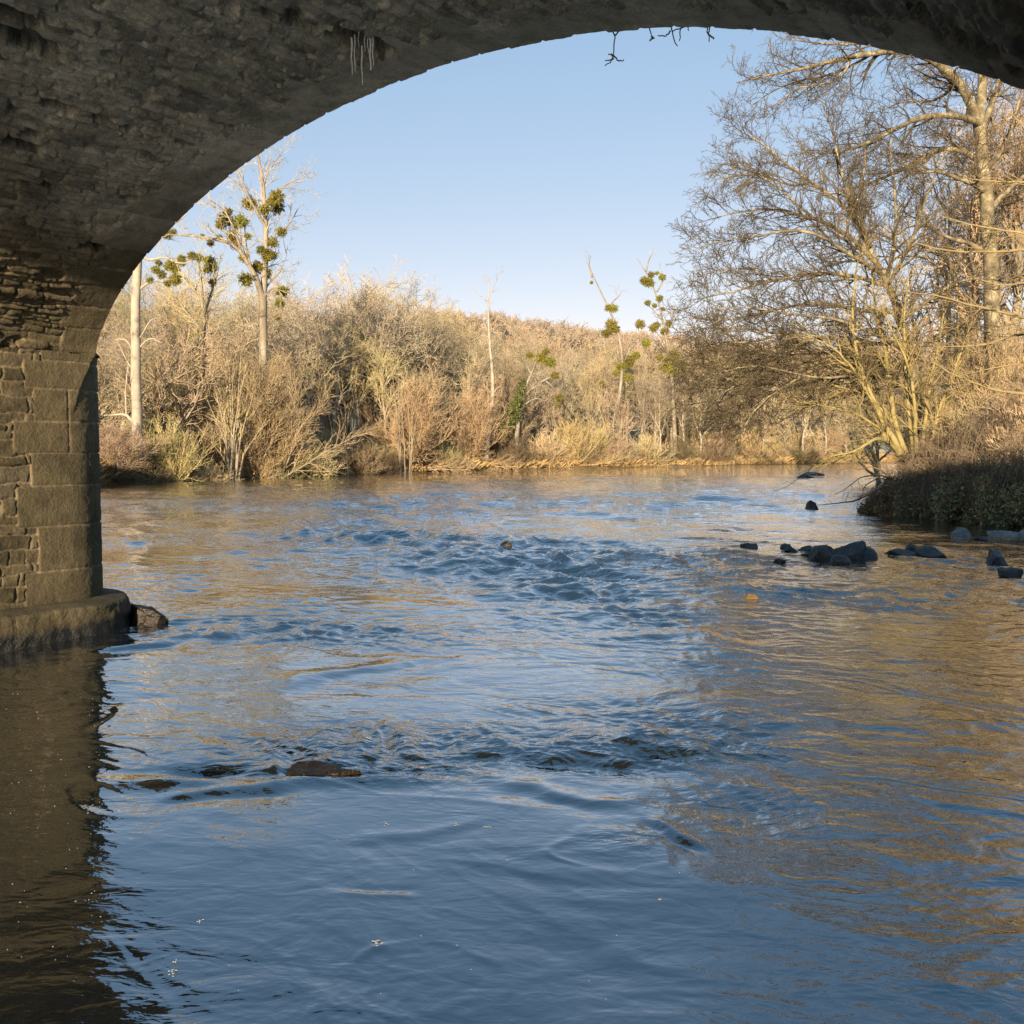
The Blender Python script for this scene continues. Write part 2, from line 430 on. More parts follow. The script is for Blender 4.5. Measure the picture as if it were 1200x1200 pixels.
vault_me, PROF, UE, ZE, UEU, ZEU = build_vault()
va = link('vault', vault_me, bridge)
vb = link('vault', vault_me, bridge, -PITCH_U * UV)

def build_pier():
    rng = np.random.default_rng(9)
    fine = .013
    b_a = BU + .45
    path = []                                          # (u, b, nu, nb, run)
    L1 = BT - b_a
    s1 = np.concatenate([np.arange(0, L1 - 2.3, .07), np.arange(L1 - 2.3, L1, fine)])
    arc = PI * RC
    s2 = L1 + np.arange(0, arc, .016)
    s3 = L1 + arc + np.arange(0, L1, .09)
    s4 = 2 * L1 + arc + np.arange(0, arc, .07)
    s = np.concatenate([s1, s2, s3, s4])
    z = np.concatenate([np.arange(-1.3, .25, .12), np.arange(.25, ZS, .0155), [ZS + .0]])
    S, Z = np.meshgrid(s, z, indexing='ij')
    def pos(S):
        u = np.empty_like(S); b = np.empty_like(S); nu = np.empty_like(S); nb = np.empty_like(S)
        m = S < L1
        u[m] = UW; b[m] = b_a + S[m]; nu[m] = 1; nb[m] = 0
        m = (S >= L1) & (S < L1 + arc); f = (S[m] - L1) / RC
        u[m] = UW - RC * (1 - np.cos(f)); b[m] = BT + RC * np.sin(f); nu[m] = np.cos(f); nb[m] = np.sin(f)
        m = (S >= L1 + arc) & (S < 2 * L1 + arc)
        u[m] = UW - 2 * RC; b[m] = BT - (S[m] - L1 - arc); nu[m] = -1; nb[m] = 0
        m = S >= 2 * L1 + arc; f = (S[m] - 2 * L1 - arc) / RC
        u[m] = UW - RC * (1 + np.cos(f)); b[m] = b_a - RC * np.sin(f); nu[m] = -np.cos(f); nb[m] = -np.sin(f)
        return u, b, nu, nb
    u, b, nu, nb = pos(S)
    # dressed courses of the nose and quoins
    ce = np.array([-1.3, -.8, -.2, .41, .89, 1.47, 2.0, 2.42, 2.83, 3.25, 3.61, 3.98])
    ql = np.array([.6, .6, .6, .62, .43, .7, .5, .72, .45, .56, .33])
    ci = np.clip(np.searchsorted(ce, Z + .006 * pn2(S * 5, Z * 5, 61)) - 1, 0, len(ql) - 1)
    tb = np.minimum(Z - ce[ci], ce[ci + 1] - Z) + .004 * pn2(S * 8, Z * 8, 62)
    sq = S - (L1 - ql[ci]) + .012 * pn2(S * 6, Z * 6, 63)  # past the quoin's inner joint
    jr = np.sort(rng.uniform(.35, arc - .3, (len(ql), 2)), axis=1)
    j0 = np.where(rng.random(len(ql)) < .45, .04, 9.0)
    sb = np.minimum(sq, np.minimum(np.abs(S - L1 - jr[ci, 0]), np.minimum(np.abs(S - L1 - jr[ci, 1]), np.abs(S - L1 - j0[ci]))))
    ha, moa = ashlar_relief(S, Z, sb, tb, 70)
    ash = (sq > 0) & (S < L1 + arc + .4)
    ed = [-1.4]
    while ed[-1] < ZS + .2: ed.append(ed[-1] + rng.uniform(.1, .24))
    hr, r1, mo = rubble_relief(S, Z, np.array(ed), 21, .2, .55, .034)
    va_ = rng.random(len(ql) * 3)
    h = np.where(ash, ha, hr + .006)
    r1 = np.where(ash, .25 + .5 * va_[ci * 3 + (S > L1 + jr[ci, 0])], r1)
    mo = np.where(ash, moa, mo)
    # the flat of the wall runs on over the nose towards the springing
    e = .47 * np.clip((Z - 2.2) / (ZS - 2.2), 0, 1) ** 2
    over = (S >= L1) & (S - L1 < e)
    u = np.where(over, UW, u); b = np.where(over, b_a + S, b); nu = np.where(over, 1, nu); nb = np.where(over, 0, nb)
    h = h - .02
    V = uvz(u + nu * h, b + nb * h, Z)
    wet = np.clip(sstep(.3, .0, Z + .1 * pn2(S * 2, Z * 2, 5)), 0, 1) * .7
    return mesh('pier', V.reshape(-1, 3), np.concatenate([grid_faces(len(s), len(z)),
                np.stack([(len(s) - 1) * len(z) + np.arange(len(z) - 1), np.arange(len(z) - 1), np.arange(1, len(z)), (len(s) - 1) * len(z) + np.arange(1, len(z))], -1)]),
                M['stone_wall'], True, {'tint': r1, 'mortar': mo, 'wet': wet}), pos, L1, arc

pier_me, PPOS, PL1, PARC = build_pier()

def build_plinth():
    tot = 2 * PL1 + 2 * PARC
    s = np.concatenate([np.arange(0, PL1 - 2.5, .06), np.arange(PL1 - 2.5, PL1 + PARC, .016), np.arange(PL1 + PARC, tot, .08)])
    q = np.linspace(0, 1, 90)
    S, Q = np.meshgrid(s, q, indexing='ij')
    u, b, nu, nb = PPOS(S)
    # section: up the face, round the arris, back to the wall
    ztop = .43
    zz = np.where(Q < .72, -1.2 + (ztop + 1.2 - .05) * np.power(Q / .72, .55), ztop - .05 + .05 * np.sin(np.clip((Q - .72) / .1, 0, 1) * PI / 2) + np.clip((Q - .82) / .18, 0, 1) * .05)
    off = np.where(Q < .72, .36 + .05 * (1 - Q / .72), .31 + .05 * np.cos(np.clip((Q - .72) / .1, 0, 1) * PI / 2) - np.clip((Q - .82) / .18, 0, 1) * .36)
    off = off + .03 * pn2(S * 1.7, zz * 3, 80) + .016 * pn2(S * 7, zz * 7 + off * 7, 81) + .006 * pn2(S * 23, zz * 23, 82)
    zz = zz + np.where(Q > .6, .018 * pn2(S * 2.2, Q * 3, 83), 0)
    j = np.abs(((S + .35) % 1.35) - .67)
    off = off - .012 * sstep(.02, .0, np.abs(j - .66))
    V = uvz(u + nu * off, b + nb * off, zz)
    wet = sstep(.28, .17, zz + .07 * pn2(S * 2.5, zz * 4, 84) + .025 * pn2(S * 12, zz * 9, 85))
    tint = .45 + .3 * pn2(S * 1.5, zz * 2, 86)
    return mesh('plinth', V, np.concatenate([grid_faces(len(s), len(q)),
                np.stack([(len(s) - 1) * len(q) + np.arange(len(q) - 1), np.arange(len(q) - 1), np.arange(1, len(q)), (len(s) - 1) * len(q) + np.arange(1, len(q))], -1)]),
                M['stone_wall'], True, {'tint': tint, 'mortar': np.zeros_like(tint), 'wet': wet})
plinth_me = build_plinth()

def build_cap(bc, sg):
    # half-cone weathering on top of a rounded nose
    V = []; Fq = []
    for _ in (0,):
        n = 24; o = len(V)
        f = np.linspace(0, PI, n)
        for k in range(n):
            V.append(uvz(UW - RC + (RC + .06) * math.cos(f[k]), bc + sg * (RC + .06) * math.sin(f[k]), ZS))
        for k in range(n):
            V.append(uvz(UW - RC + .5 * math.cos(f[k]), bc + sg * .5 * math.sin(f[k]), ZS + .5))
        top = len(V); V.append(uvz(UW - RC, bc + sg * .1, ZS + 1.0))
        for k in range(n - 1):
            Fq.append((o + k, o + k + 1, o + n + k + 1, o + n + k))
            Fq.append((o + n + k, o + n + k + 1, top, top))
    V = np.array(V)
    q = np.array([f for f in Fq if f[2] != f[3]]); t = np.array([f[:3] for f in Fq if f[2] == f[3]])
    n = len(V)
    return mesh('cutwater_cap', V, [q, t], M['stone_wall'], False, {'tint': np.full(n, .4), 'mortar': np.zeros(n), 'wet': np.zeros(n)})
cap_me = [build_cap(BT, 1), build_cap(BU + .45, -1)]
for k in (0, -1, 1):
    p = link('pier', pier_me, bridge, k * PITCH_U * UV)
    link('plinth', plinth_me, p)
    for c in cap_me: link('cutwater_cap', c, p)

def box_uv(u0, u1, b0, b1, z0, z1):
    c = [uvz(u, b, z) for z in (z0, z1) for (u, b) in ((u0, b0), (u1, b0), (u1, b1), (u0, b1))]
    return np.array(c), np.array([(0, 3, 2, 1), (4, 5, 6, 7), (0, 1, 5, 4), (1, 2, 6, 5), (2, 3, 7, 6), (3, 0, 4, 7)])

def plain(name, V, Fq, parent, mat):
    n = len(np.reshape(V, (-1, 3)))
    return link(name, mesh(name, V, Fq, mat, False, {'tint': np.random.default_rng(n).random(n) * .2 + .35, 'mortar': np.zeros(n), 'wet': np.zeros(n)}), parent)

for (bb, ue, ze) in ((B0, UE, ZE), (BU, UEU, ZEU)):
    uu = np.concatenate([[-62, -PITCH_U + UW - .02], ue - PITCH_U, ue, [UC + AR + .02, 34]])
    zz = np.concatenate([[-1.5, -1.5], ze, ze, [-1.5, -1.5]])
    V = np.concatenate([uvz(uu, bb, zz), uvz(uu, bb, DECK_Z)])
    n = len(uu)
    i = np.arange(n - 1)
    plain('spandrel_wall', V, np.stack([i, i + 1, n + i + 1, n + i], -1), bridge, M['stone_wall'])
plain('deck', *box_uv(-62, 34, BU + .003, B0 - .003, DECK_Z - .4, DECK_Z - .003), bridge, M['stone_wall'])
for (b0_, b1_) in ((BU - .08, BU + .32), (B0 - .32, B0 + .08)):
    plain('parapet', *box_uv(-62, 34, b0_, b1_, DECK_Z, DECK_Z + .85), bridge, M['stone_wall'])
for (u0, u1) in ((-62, -PITCH_U + UW - 1.7), (2.3, 34)):
    plain('abutment', *box_uv(u0, u1, BU + .01, B0 - .01, -1.5, DECK_Z - .42), bridge, M['stone_wall'])

# icicles in the drain hole of the vault
hb, ht, HP = ray_on_vault(424, 50, PROF)
hd = float(HP[1])
ic = np.random.default_rng(3)
icicle_specs = [(412, 58, 88, .014, 'longest icicle on the left edge of the drain hole'), (415.5, 55, 84, .011, 'thin icicle just right of the leftmost one under the drain hole'),
                (424, 68, 100, .013, 'single longest low hanging icicle below the middle of the drain hole'), (434, 58, 83, .017, 'thickest icicle at the right edge of the drain hole'),
                (437, 56, 78, .011, 'outermost right icicle beside the thickest one'), (427.5, 50, 61, .009, 'short icicle inside the dark drain hole right of centre'),
                (431, 52, 63, .009, 'short icicle at the right rim inside the drain hole'), (420, 50, 56, .008, 'tiny icicle stub inside the drain hole on the left')]
for (px, y0, y1, r, lb) in icicle_specs:
    dpt = hd + ic.uniform(-.08, .08)
    a = at(px, y0 - 14, dpt); e = at(px, y1, dpt)
    n = 26
    tt = np.linspace(0, 1, n)
    rad = .8 * r * (1.0 - .55 * tt) * (1 + .16 * np.sin(tt * 34 + px)) * np.where(tt > .93, np.sqrt(np.clip((1 - tt) / .07, .02, 1)), 1)
    f = np.linspace(0, 2 * PI, 10, endpoint=False)
    zz = (e[2] - a[2]) * tt
    V = np.stack([rad[:, None] * np.cos(f) + .004 * np.sin(tt * 9)[:, None], rad[:, None] * np.sin(f), np.repeat(zz[:, None], 10, 1)], -1)
    o = link('icicle', mesh('icicle', V, grid_faces(n, 10, True), M['ice']), None, a)
    tag(o, lb, 'icicle', 'icicles in the drain hole')

# ------------------------------------------------------------------ river and land
BANK = np.array([on_level(x, y)[:2] for (x, y) in ((-300, 588), (0, 576), (60, 572), (118, 568), (250, 562), (400, 557), (500, 553), (620, 550), (760, 547), (860, 545), (1000, 543), (1130, 541.5))])
BANK = np.concatenate([[BANK[0] + (BANK[0] - BANK[1]) * 6], BANK, [BANK[-1] + np.array([60, 25]), BANK[-1] + np.array([300, 60])]])

def far_d(x, y):
    return (y - np.interp(x, BANK[:, 0], BANK[:, 1])) * .68 + .8 * pn2(np.asarray(x) * .25, np.asarray(y) * .25, 200) + .3 * pn2(np.asarray(x), np.asarray(y), 201)

RB_Y = np.array([-60, -12, 0, 6, 10, 20, 26, 29, 34, 39, 41.5, 46, 60, 78, 100])
RB_X = np.array([12, 4, 3.6, 6.6, 9.4, 14.2, 15.8, 16.0, 15.8, 14.9, 15.4, 18.2, 27, 46, 120.])

def right_d(x, y):
    return (x - np.interp(y, RB_Y, RB_X)) * .9 + .35 * pn2(np.asarray(x) * .5, np.asarray(y) * .5, 202)

def land(x, y):
    df = far_d(x, y); dr = right_d(x, y)
    hf = np.clip(df * .35, -1.3, .7) + np.clip(df - 2, 0, 40) * .03 + 37 * sstep(22, 155, df) * (.3 + .7 * sstep(-.28, -.02, x / np.maximum(y, 20))) + .13 * np.clip(df - 150, 0, 150) + .25 * pn2(x * .12, y * .12, 203) * sstep(0, 6, df)
    hr = np.clip(dr * .75, -1.3, 1.9) + np.clip(dr - 3, 0, 60) * .03 + .15 * pn2(x * .4, y * .4, 204) * sstep(0, 4, dr)
    hr = np.where(y < 92, hr, -1.3)
    return np.maximum(hf, hr)

def build_land():
    def lines(segs):
        return np.concatenate([np.arange(a, b, s) for a, b, s in segs])
    x = lines([(-900, -120, 40), (-120, -45, 4), (-45, 75, .6), (75, 150, 4), (150, 940, 40)])
    y = lines([(-300, -20, 20), (-20, 24, 2), (24, 60, .6), (60, 165, .8), (165, 260, 4), (260, 1500, 40)])
    X, Y = np.meshgrid(x, y, indexing='ij')
    Z = land(X, Y)
    df = far_d(X, Y)
    md = sstep(5, 9, df) * sstep(45, 30, df) * sstep(-.1, .3, pn2(X * .07, Y * .07, 205) + .25)
    o = link('terrain', mesh('terrain', np.stack([X, Y, Z], -1), grid_faces(len(x), len(y))[:, ::-1], M['ground'], True, {'meadow': md}))
    o['kind'] = 'structure'
build_land()

ROCKPOS = on_level(365, 908)
def build_water():
    ang = np.radians(np.concatenate([np.arange(-180, -60, 3), np.arange(-60, -31, .6), np.linspace(-31, 31, 1050), np.arange(31.6, 60, .6), np.arange(60, 180.1, 3)]))
    yp = np.concatenate([np.linspace(4000, 1100, 30), np.linspace(1095, 330, 560), np.linspace(329, 60, 540), np.linspace(59.5, 14, 92), [11, 8, 6]])
    r = CAM_Z * 1024 / yp                               # rows close in with distance as the eye needs them
    Rr, A = np.meshgrid(r, ang, indexing='ij')
    X = Rr * np.sin(A); Y = Rr * np.cos(A)
    dr = np.gradient(r)[:, None] * np.ones_like(A)
    dr = np.maximum(dr, Rr * np.gradient(ang)[None, :])
    S = X * BV[0] + Y * BV[1]; N = X * UV[0] + Y * UV[1]
    # rough water: shallows, standing waves, wakes (centre, half-length across, half-length away, strength)
    chop = .15 + .2 * pn2(X * .5, Y * .4, 300) + .12 * sstep(10, 18, Rr) + .55 * sstep(24, 50, Rr) + .22 * sstep(.6, 2.2, X) * sstep(11, 8, Rr)
    patch = pn2(X * .13 + 9, Y * .055, 303) + .5 * pn2(X * .33, Y * .13 + 4, 304)
    chop += 1.7 * np.clip(patch - .02, 0, 1) * sstep(9, 16, Rr)
    for (px, py, ax, ay, st) in ((620, 648, 3.6, 4.2, 2.2), (430, 628, 4.0, 3.0, 1.2), (710, 680, 2.6, 2.0, .7), (820, 655, 2.5, 2.5, .4), (420, 745, 1.6, .8, .55), (250, 735, 1.8, .9, .7),
                             (560, 590, 9, 8, .8), (330, 590, 8, 6, .9), (820, 585, 10, 10, .8), (400, 872, .95, .7, 2.2), (470, 905, .6, .3, 1.8), (600, 872, 1.3, .55, 1.1), (830, 865, .9, .8, 1.6), (720, 885, .8, .45, 1.3), (880, 950, .6, .5, 1.5), (740, 985, .3, .2, .9), (770, 830, 1.2, .7, .8),
                             (960, 695, 2.0, 1.0, .6), (1100, 705, 2.2, 1.0, .55), (700, 760, 2, 1.2, .25), (1080, 860, .6, .4, .3)):
        c = on_level(px, py)
        chop += st * np.exp(-(((X - c[0]) / ax) ** 2 + ((Y - c[1]) / ay) ** 2) ** 1.3)
    chop *= 1 - .5 * np.exp(-(((X + 4.5) / 2.2) ** 2 + ((Y - 7) / 4) ** 2))
    for (px, py, ax, ay) in ((620, 775, 2.6, 2.2), (300, 790, 1.6, 1.6), (500, 1040, .9, .9), (180, 650, 3, 3)):
        c = on_level(px, py)
        chop *= 1 - .75 * np.exp(-(((X - c[0]) / ax) ** 2 + ((Y - c[1]) / ay) ** 2))
    chop = np.maximum(chop, .04)
    near = sstep(9.0, 6.2, Rr)
    H = np.zeros_like(X)
    wx = .55 * pn2(S * .45, N * .45, 310) + .2 * pn2(S * 1.3, N * 1.3, 311); wy = .55 * pn2(S * .45 + 50, N * .45, 312) + .2 * pn2(S * 1.3, N * 1.3 + 40, 313)
    for k, (lam, amp, st, sd) in enumerate(((3.4, .016, 1.6, 320), (1.9, .014, 1.7, 321), (1.05, .011, 2.2, 322), (.6, .0085, 2.5, 323), (.34, .0092, 2.4, 324), (.19, .0054, 2.0, 325), (.105, .0025, 1.4, 326))):
        keep = sstep(.55, .28, dr / lam)
        rot = (-.35, .3, -.15, .45, -.5, .2, 0)[k]
        a = S * math.cos(rot) + N * math.sin(rot) + wx; b = -S * math.sin(rot) + N * math.cos(rot) + wy
        n = pn2(a / lam, b / (lam * st), sd)
        n = np.where(k >= 1,   .45 * n + .6 * (.42 - 1.5 * np.abs(pn2(a / lam * .8 + 7, b / (lam * st) * .8, sd + 40))), n)   # peaked crests
        g = chop if k >= 2 else .5 + .6 * chop
        if k < 3:
            g = g * (1 + 1.3 * near)                      # long smooth swells close by
        else:
            g = g + near * .5 * np.clip(pn2(X * .9 + 3 * k, Y * .8, 360) + .25, 0, 1)   # scattered cat's paws
        H += keep * amp * g * n * (1.5 + 2.6 * sstep(7, 14, Rr) + 4.5 * sstep(18, 50, Rr)) * np.where(lam < .7, 1 + .7 * sstep(6.5, 9, Rr), 1)
    # thin crooked crests that wander over the surface, thick where the water is broken
    for lam, wid, am, r0, r1, sd in ((.45, .085, .0085, 2, 15, 370), (.95, .075, .017, 2, 26, 371), (2.1, .07, .035, 13, 70, 372)):
        keep = sstep(.06, .03, dr * .5 / lam / 2) * sstep(r0 - 1, r0 + 3, Rr) * sstep(r1 * 1.3, r1 * .8, Rr)
        q = pn2((S + .6 * wx) / lam, (N + .6 * wy) / (lam * 2.3), sd)
        msk = (1 - .6 * sstep(8, 6, Rr)) * np.clip(pn2(S * .8, N * .45, sd + 5) * 2.2 + .1, 0, 1) * (.12 + .88 * np.clip(chop * 1.5, 0, 1))
        e = q / wid
        H += keep * am * msk * (np.exp(-e ** 2) - .55 * np.exp(-((e - 2.0) / 1.3) ** 2))
    # the rock awash in the foreground: a smooth tongue in front, a hollow and boils behind
    fx, fy = X - ROCKPOS[0], Y - ROCKPOS[1]
    H += -.07 * np.exp(-((fx + .75) / .42) ** 2 - ((fy - .05) / .16) ** 2) + .035 * np.exp(-((fx + .95) / .5) ** 2 - ((fy + .22) / .14) ** 2)
    H += .03 * np.exp(-((fx - .1) / .5) ** 2 - ((fy + .16) / .12) ** 2) - .04 * np.exp(-((fx - .45) / .35) ** 2 - ((fy + .02) / .13) ** 2) + .03 * np.exp(-((fx - .75) / .5) ** 2 - ((fy + .1) / .12) ** 2)
    lip = fy - (.06 + .42 * (fx + .55))                  # the rough tongue's upper edge
    H += .022 * np.exp(-(lip / .1) ** 2) * sstep(-1.0, -.6, fx) * sstep(1.0, .2, fx)
    # slow boils with round rims, swirls and long standing ridges
    for (px, py, rad, am) in ((722, 995, .3, .007), (500, 1140, .34, .004), (905, 955, .32, .007), (430, 745, .5, .015), (845, 660, 1.2, .03), (980, 1010, .3, .004)):
        c = on_level(px, py); q = np.hypot((X - c[0]) * .85, Y - c[1]) / rad + .4 * pn2(X * 3, Y * 3, 340)
        H += am * (np.exp(-((q - 1) / .14) ** 2) * np.clip(.6 + 1.4 * pn2(X * 2.5 + 9, Y * 2.5, 341), 0, 1.3) - .6 * np.exp(-(q / .8) ** 2))
    for (x0, y0, x1, y1, w, am) in ((770, 962, 826, 990, .05, .022), (600, 918, 715, 940, .1, .018), (650, 885, 800, 903, .12, .028), (205, 935, 330, 922, .1, .02), (480, 1050, 400, 1048, .04, .005),
                                    (130, 760, 330, 735, .2, .04), (560, 700, 720, 690, .4, .06), (500, 662, 760, 655, .6, .07), (330, 800, 470, 775, .25, .02), (560, 1010, 760, 1030, .08, .006), (420, 985, 560, 965, .08, .006)):
        a = on_level(x0, y0)[:2]; b = on_level(x1, y1)[:2]
        d = b - a; l2 = d @ d
        t = ((X - a[0]) * d[0] + (Y - a[1]) * d[1]) / l2
        q = ((X - a[0]) * -d[1] + (Y - a[1]) * d[0]) / math.sqrt(l2) + (.16 * pn2(X * 1.3, Y * 1.3, 350) + .05 * pn2(X * 4, Y * 4, 351)) * min(1.5, w * 8)
        H += am * (np.exp(-(q / w) ** 2) - .7 * np.exp(-((q + 1.5 * w) / (1.2 * w)) ** 2)) * sstep(-.25, .15, t) * sstep(1.25, .85, t)
    me = mesh('river_water', np.stack([X, Y, H], -1), grid_faces(len(r), len(ang))[:, ::-1], M['water'], True, {'chop': np.clip(.1 + .5 * chop, .06, 1.1)})
    o = link('river_water', me); o['kind'] = 'structure'
    def level(x, y):
        i = int(np.argmin(np.abs(r - math.hypot(x, y)))); j = int(np.argmin(np.abs(ang - math.atan2(x, y))))
        return float(H[i, j])
    return level
water_level = build_water()

# ------------------------------------------------------------------ rocks
def rock_mesh(seed, dims, mat, planes=16, rough=.08):
    rng = np.random.default_rng(seed)
    bm = bmesh.new(); bmesh.ops.create_icosphere(bm, subdivisions=5, radius=1)
    V = np.array([v.co[:] for v in bm.verts]); Fq = np.array([[v.index for v in f.verts] for f in bm.faces]); bm.free()
    n = nrm(rng.normal(size=(planes, 3))); off = rng.uniform(.7, 1.0, planes)
    dt = V @ n.T
    r = np.min(np.where(dt > .05, off / np.maximum(dt, .05), 9), axis=1)
    r = np.minimum(r, 1.25)
    V = V * r[:, None]
    V = V * (1 + rough * vn3(V * 2.5 + seed, seed) + rough * .6 * vn3(V * 6, seed + 1) + rough * .3 * vn3(V * 15, seed + 2))[:, None]
    return mesh('rock', V * np.array(dims) * .5, Fq, mat, True)

rock_specs = [  # px, py of the water line, width px, height px, material, label
    (365, 910, 74, 18, 'rock_brown', 'brown wet rock awash in the foreground rapids'),
    (398, 912, 40, 11, 'rock_brown', 'low dark stone touching the right end of the brown foreground rock'),
    (166, 733, 52, 29, 'rock_brown', 'brown boulder in the water at the foot of the left pier'),
    (136, 716, 26, 18, 'rock_dark', 'small dark stone wedged behind the nose of the left pier'),
    (972, 655, 30, 22, 'rock_dark', 'left pointed boulder of the largest mid-river rock cluster'),
    (996, 655, 38, 27, 'rock_dark', 'tallest dark boulder in the middle of the largest mid-river rock cluster'),
    (1017, 654, 34, 18, 'rock_dark', 'right sloping boulder of the largest mid-river rock cluster'),
    (988, 659, 20, 11, 'rock_dark', 'small round stone in front of the largest mid-river rock cluster'),
    (1058, 650, 30, 9, 'rock_dark', 'flat slab just right of the largest mid-river rock cluster'),
    (1073, 649, 17, 15, 'rock_dark', 'small upright dark stone on the flat slabs right of the big cluster'),
    (1091, 651, 38, 13, 'rock_dark', 'sloping grey slab at the right end of the mid-river stones'),
    (878, 642, 16, 9, 'rock_dark', 'lone dark stone in open water left of the rock cluster'),
    (921, 643, 12, 6, 'rock_dark', 'tiny dark stone half way between the lone stone and the rock cluster'),
    (929, 647, 13, 5, 'rock_brown', 'tiny reddish stone beside the small stones left of the rock cluster'),
    (949, 645, 23, 6, 'rock_dark', 'thin flat stone close to the left of the rock cluster'),
    (948, 652, 16, 6, 'rock_brown', 'low reddish stone nearest below the thin flat stone'),
    (914, 658, 14, 4, 'rock_dark', 'barely emerging dark stone in the ripples below the small stones'),
    (1171, 660, 26, 18, 'rock_dark', 'pointed dark rock in the shallows near the right edge'),
    (1188, 674, 24, 13, 'rock_dark', 'rounded black rock at the right edge closest to the viewer'),
    (951, 597, 14, 12, 'rock_dark', 'dark triangular stone under the low dead branch'),
    (1128, 629, 24, 15, 'rock_grey', 'pale grey boulder at the foot of the shaded right bank'),
    (1178, 629, 26, 11, 'rock_grey', 'grey rock slab along the right bank at the frame edge'),
    (1207, 629, 26, 13, 'rock_grey', 'grey bank rock cut by the right frame edge'),
    (1150, 634, 14, 7, 'rock_dark', 'small dark stone between the grey rocks of the right bank'),
    (955, 557, 26, 5, 'rock_brown', 'long low brown gravel rock far out near the opposite bank'),
    (945, 560, 24, 3, 'rock_brown', 'lower brown gravel rock in front of the far one'),
    (882, 703, 18, 8, 'rock_ochre', 'small orange stone alone in the ripples right of centre'),
    (592, 640, 14, 7, 'rock_brown', 'small reddish stone in the middle of the mid-river rapids'),
]
for k, (px, py, w, hgt, mt, lb) in enumerate(rock_specs):
    P = on_level(px, py)
    sc = P[1] / F_PX
    W_, H_ = w * sc, max(hgt, 5) * sc
    me = rock_mesh(400 + k, (W_ * 1.15, W_ * .8, H_ * 1.75), M[mt])
    o = link('rock', me, None, (P[0], P[1] + W_ * .25, -.12 * H_))
    o.rotation_euler = (0, 0, .4 * math.sin(k * 2.3))
    tag(o, lb, 'rock', 'rocks in the river')

# flecks of foam drifting on the water
def build_foam():
    rng = np.random.default_rng(77)
    V = []; Fq = []
    spots = [(443, 1105, 9), (202, 1140, 8), (535, 968, 4), (570, 970, 5), (235, 1080, 5), (268, 1132, 3), (772, 1052, 4), (453, 966, 4), (395, 985, 3), (490, 975, 3), (205, 1128, 4)]
    for _ in range(60):
        spots.append((rng.uniform(5, 135), rng.uniform(800, 1130), rng.uniform(.8, 2.6)))
    for _ in range(14):
        spots.append((rng.uniform(250, 850), rng.uniform(950, 1180), rng.uniform(1.0, 2.6)))
    for (px, py, w) in spots:
        P = on_level(px, py, 0.); P[2] = water_level(P[0], P[1]) + .002; r = .7 * w * P[1] / F_PX
        for c in range(1 + int(w > 3) * 6):
            o = len(V); cx, cy = P[0] + rng.normal() * r * .5, P[1] + rng.normal() * r * .8; rr = r * rng.uniform(.35, .8) * (1 if w < 3 else .6)
            V.append((cx, cy, P[2] + .003))
            for j in range(8):
                a = j * PI / 4
                q = rr * rng.uniform(.6, 1.2)
                V.append((cx + q * math.cos(a), cy + q * math.sin(a) * 1.3, P[2]))
            Fq += [(o, o + 1 + j, o + 1 + (j + 1) % 8) for j in range(8)]
    o = link('foam', mesh('foam', V, np.array(Fq), M['foam']))
    tag(o, 'small white flecks of foam drifting on the dark foreground water', 'foam', kind='stuff')
build_foam()

# ------------------------------------------------------------------ plants
def tubes(P, R, s):
    N, K = P.shape[:2]
    t = np.empty_like(P)
    t[:, 1:-1] = P[:, 2:] - P[:, :-2]; t[:, 0] = P[:, 1] - P[:, 0]; t[:, -1] = P[:, -1] - P[:, -2]
    t = nrm(t)
    m = nrm(P[:, -1] - P[:, 0])
    ref = np.where(np.abs(m[:, 2:3]) < .8, np.array([[0, 0, 1.0]]), np.array([[1.0, 0, 0]]))
    ref = nrm(np.cross(m, ref))[:, None, :] * np.ones((1, K, 1))
    n = nrm(ref - np.sum(ref * t, -1, keepdims=True) * t)
    b = np.cross(t, n)
    f = np.arange(s) * 2 * PI / s
    V = P[:, :, None] + R[:, :, None, None] * (n[:, :, None] * np.cos(f)[None, None, :, None] + b[:, :, None] * np.sin(f)[None, None, :, None])
    base = (np.arange(N) * K * s)[:, None, None]
    i = (np.arange(K - 1) * s)[None, :, None]
    j = np.arange(s)[None, None, :]; j1 = (j + 1) % s
    Fq = np.stack(np.broadcast_arrays(base + i + j, base + i + j1, base + i + s + j1, base + i + s + j), -1).reshape(-1, 4)
    return V.reshape(-1, 3), Fq

def join(parts):
    Vs, Fs, o = [], [], 0
    for V, Fq in parts:
        Vs.append(V); Fs.append(Fq + o); o += len(V)
    ks = sorted({f.shape[1] for f in Fs})
    return np.concatenate(Vs), [np.concatenate([f for f in Fs if f.shape[1] == k]) for k in ks]

def plen(P):
    return np.linalg.norm(np.diff(P, axis=1), axis=2).sum(1)

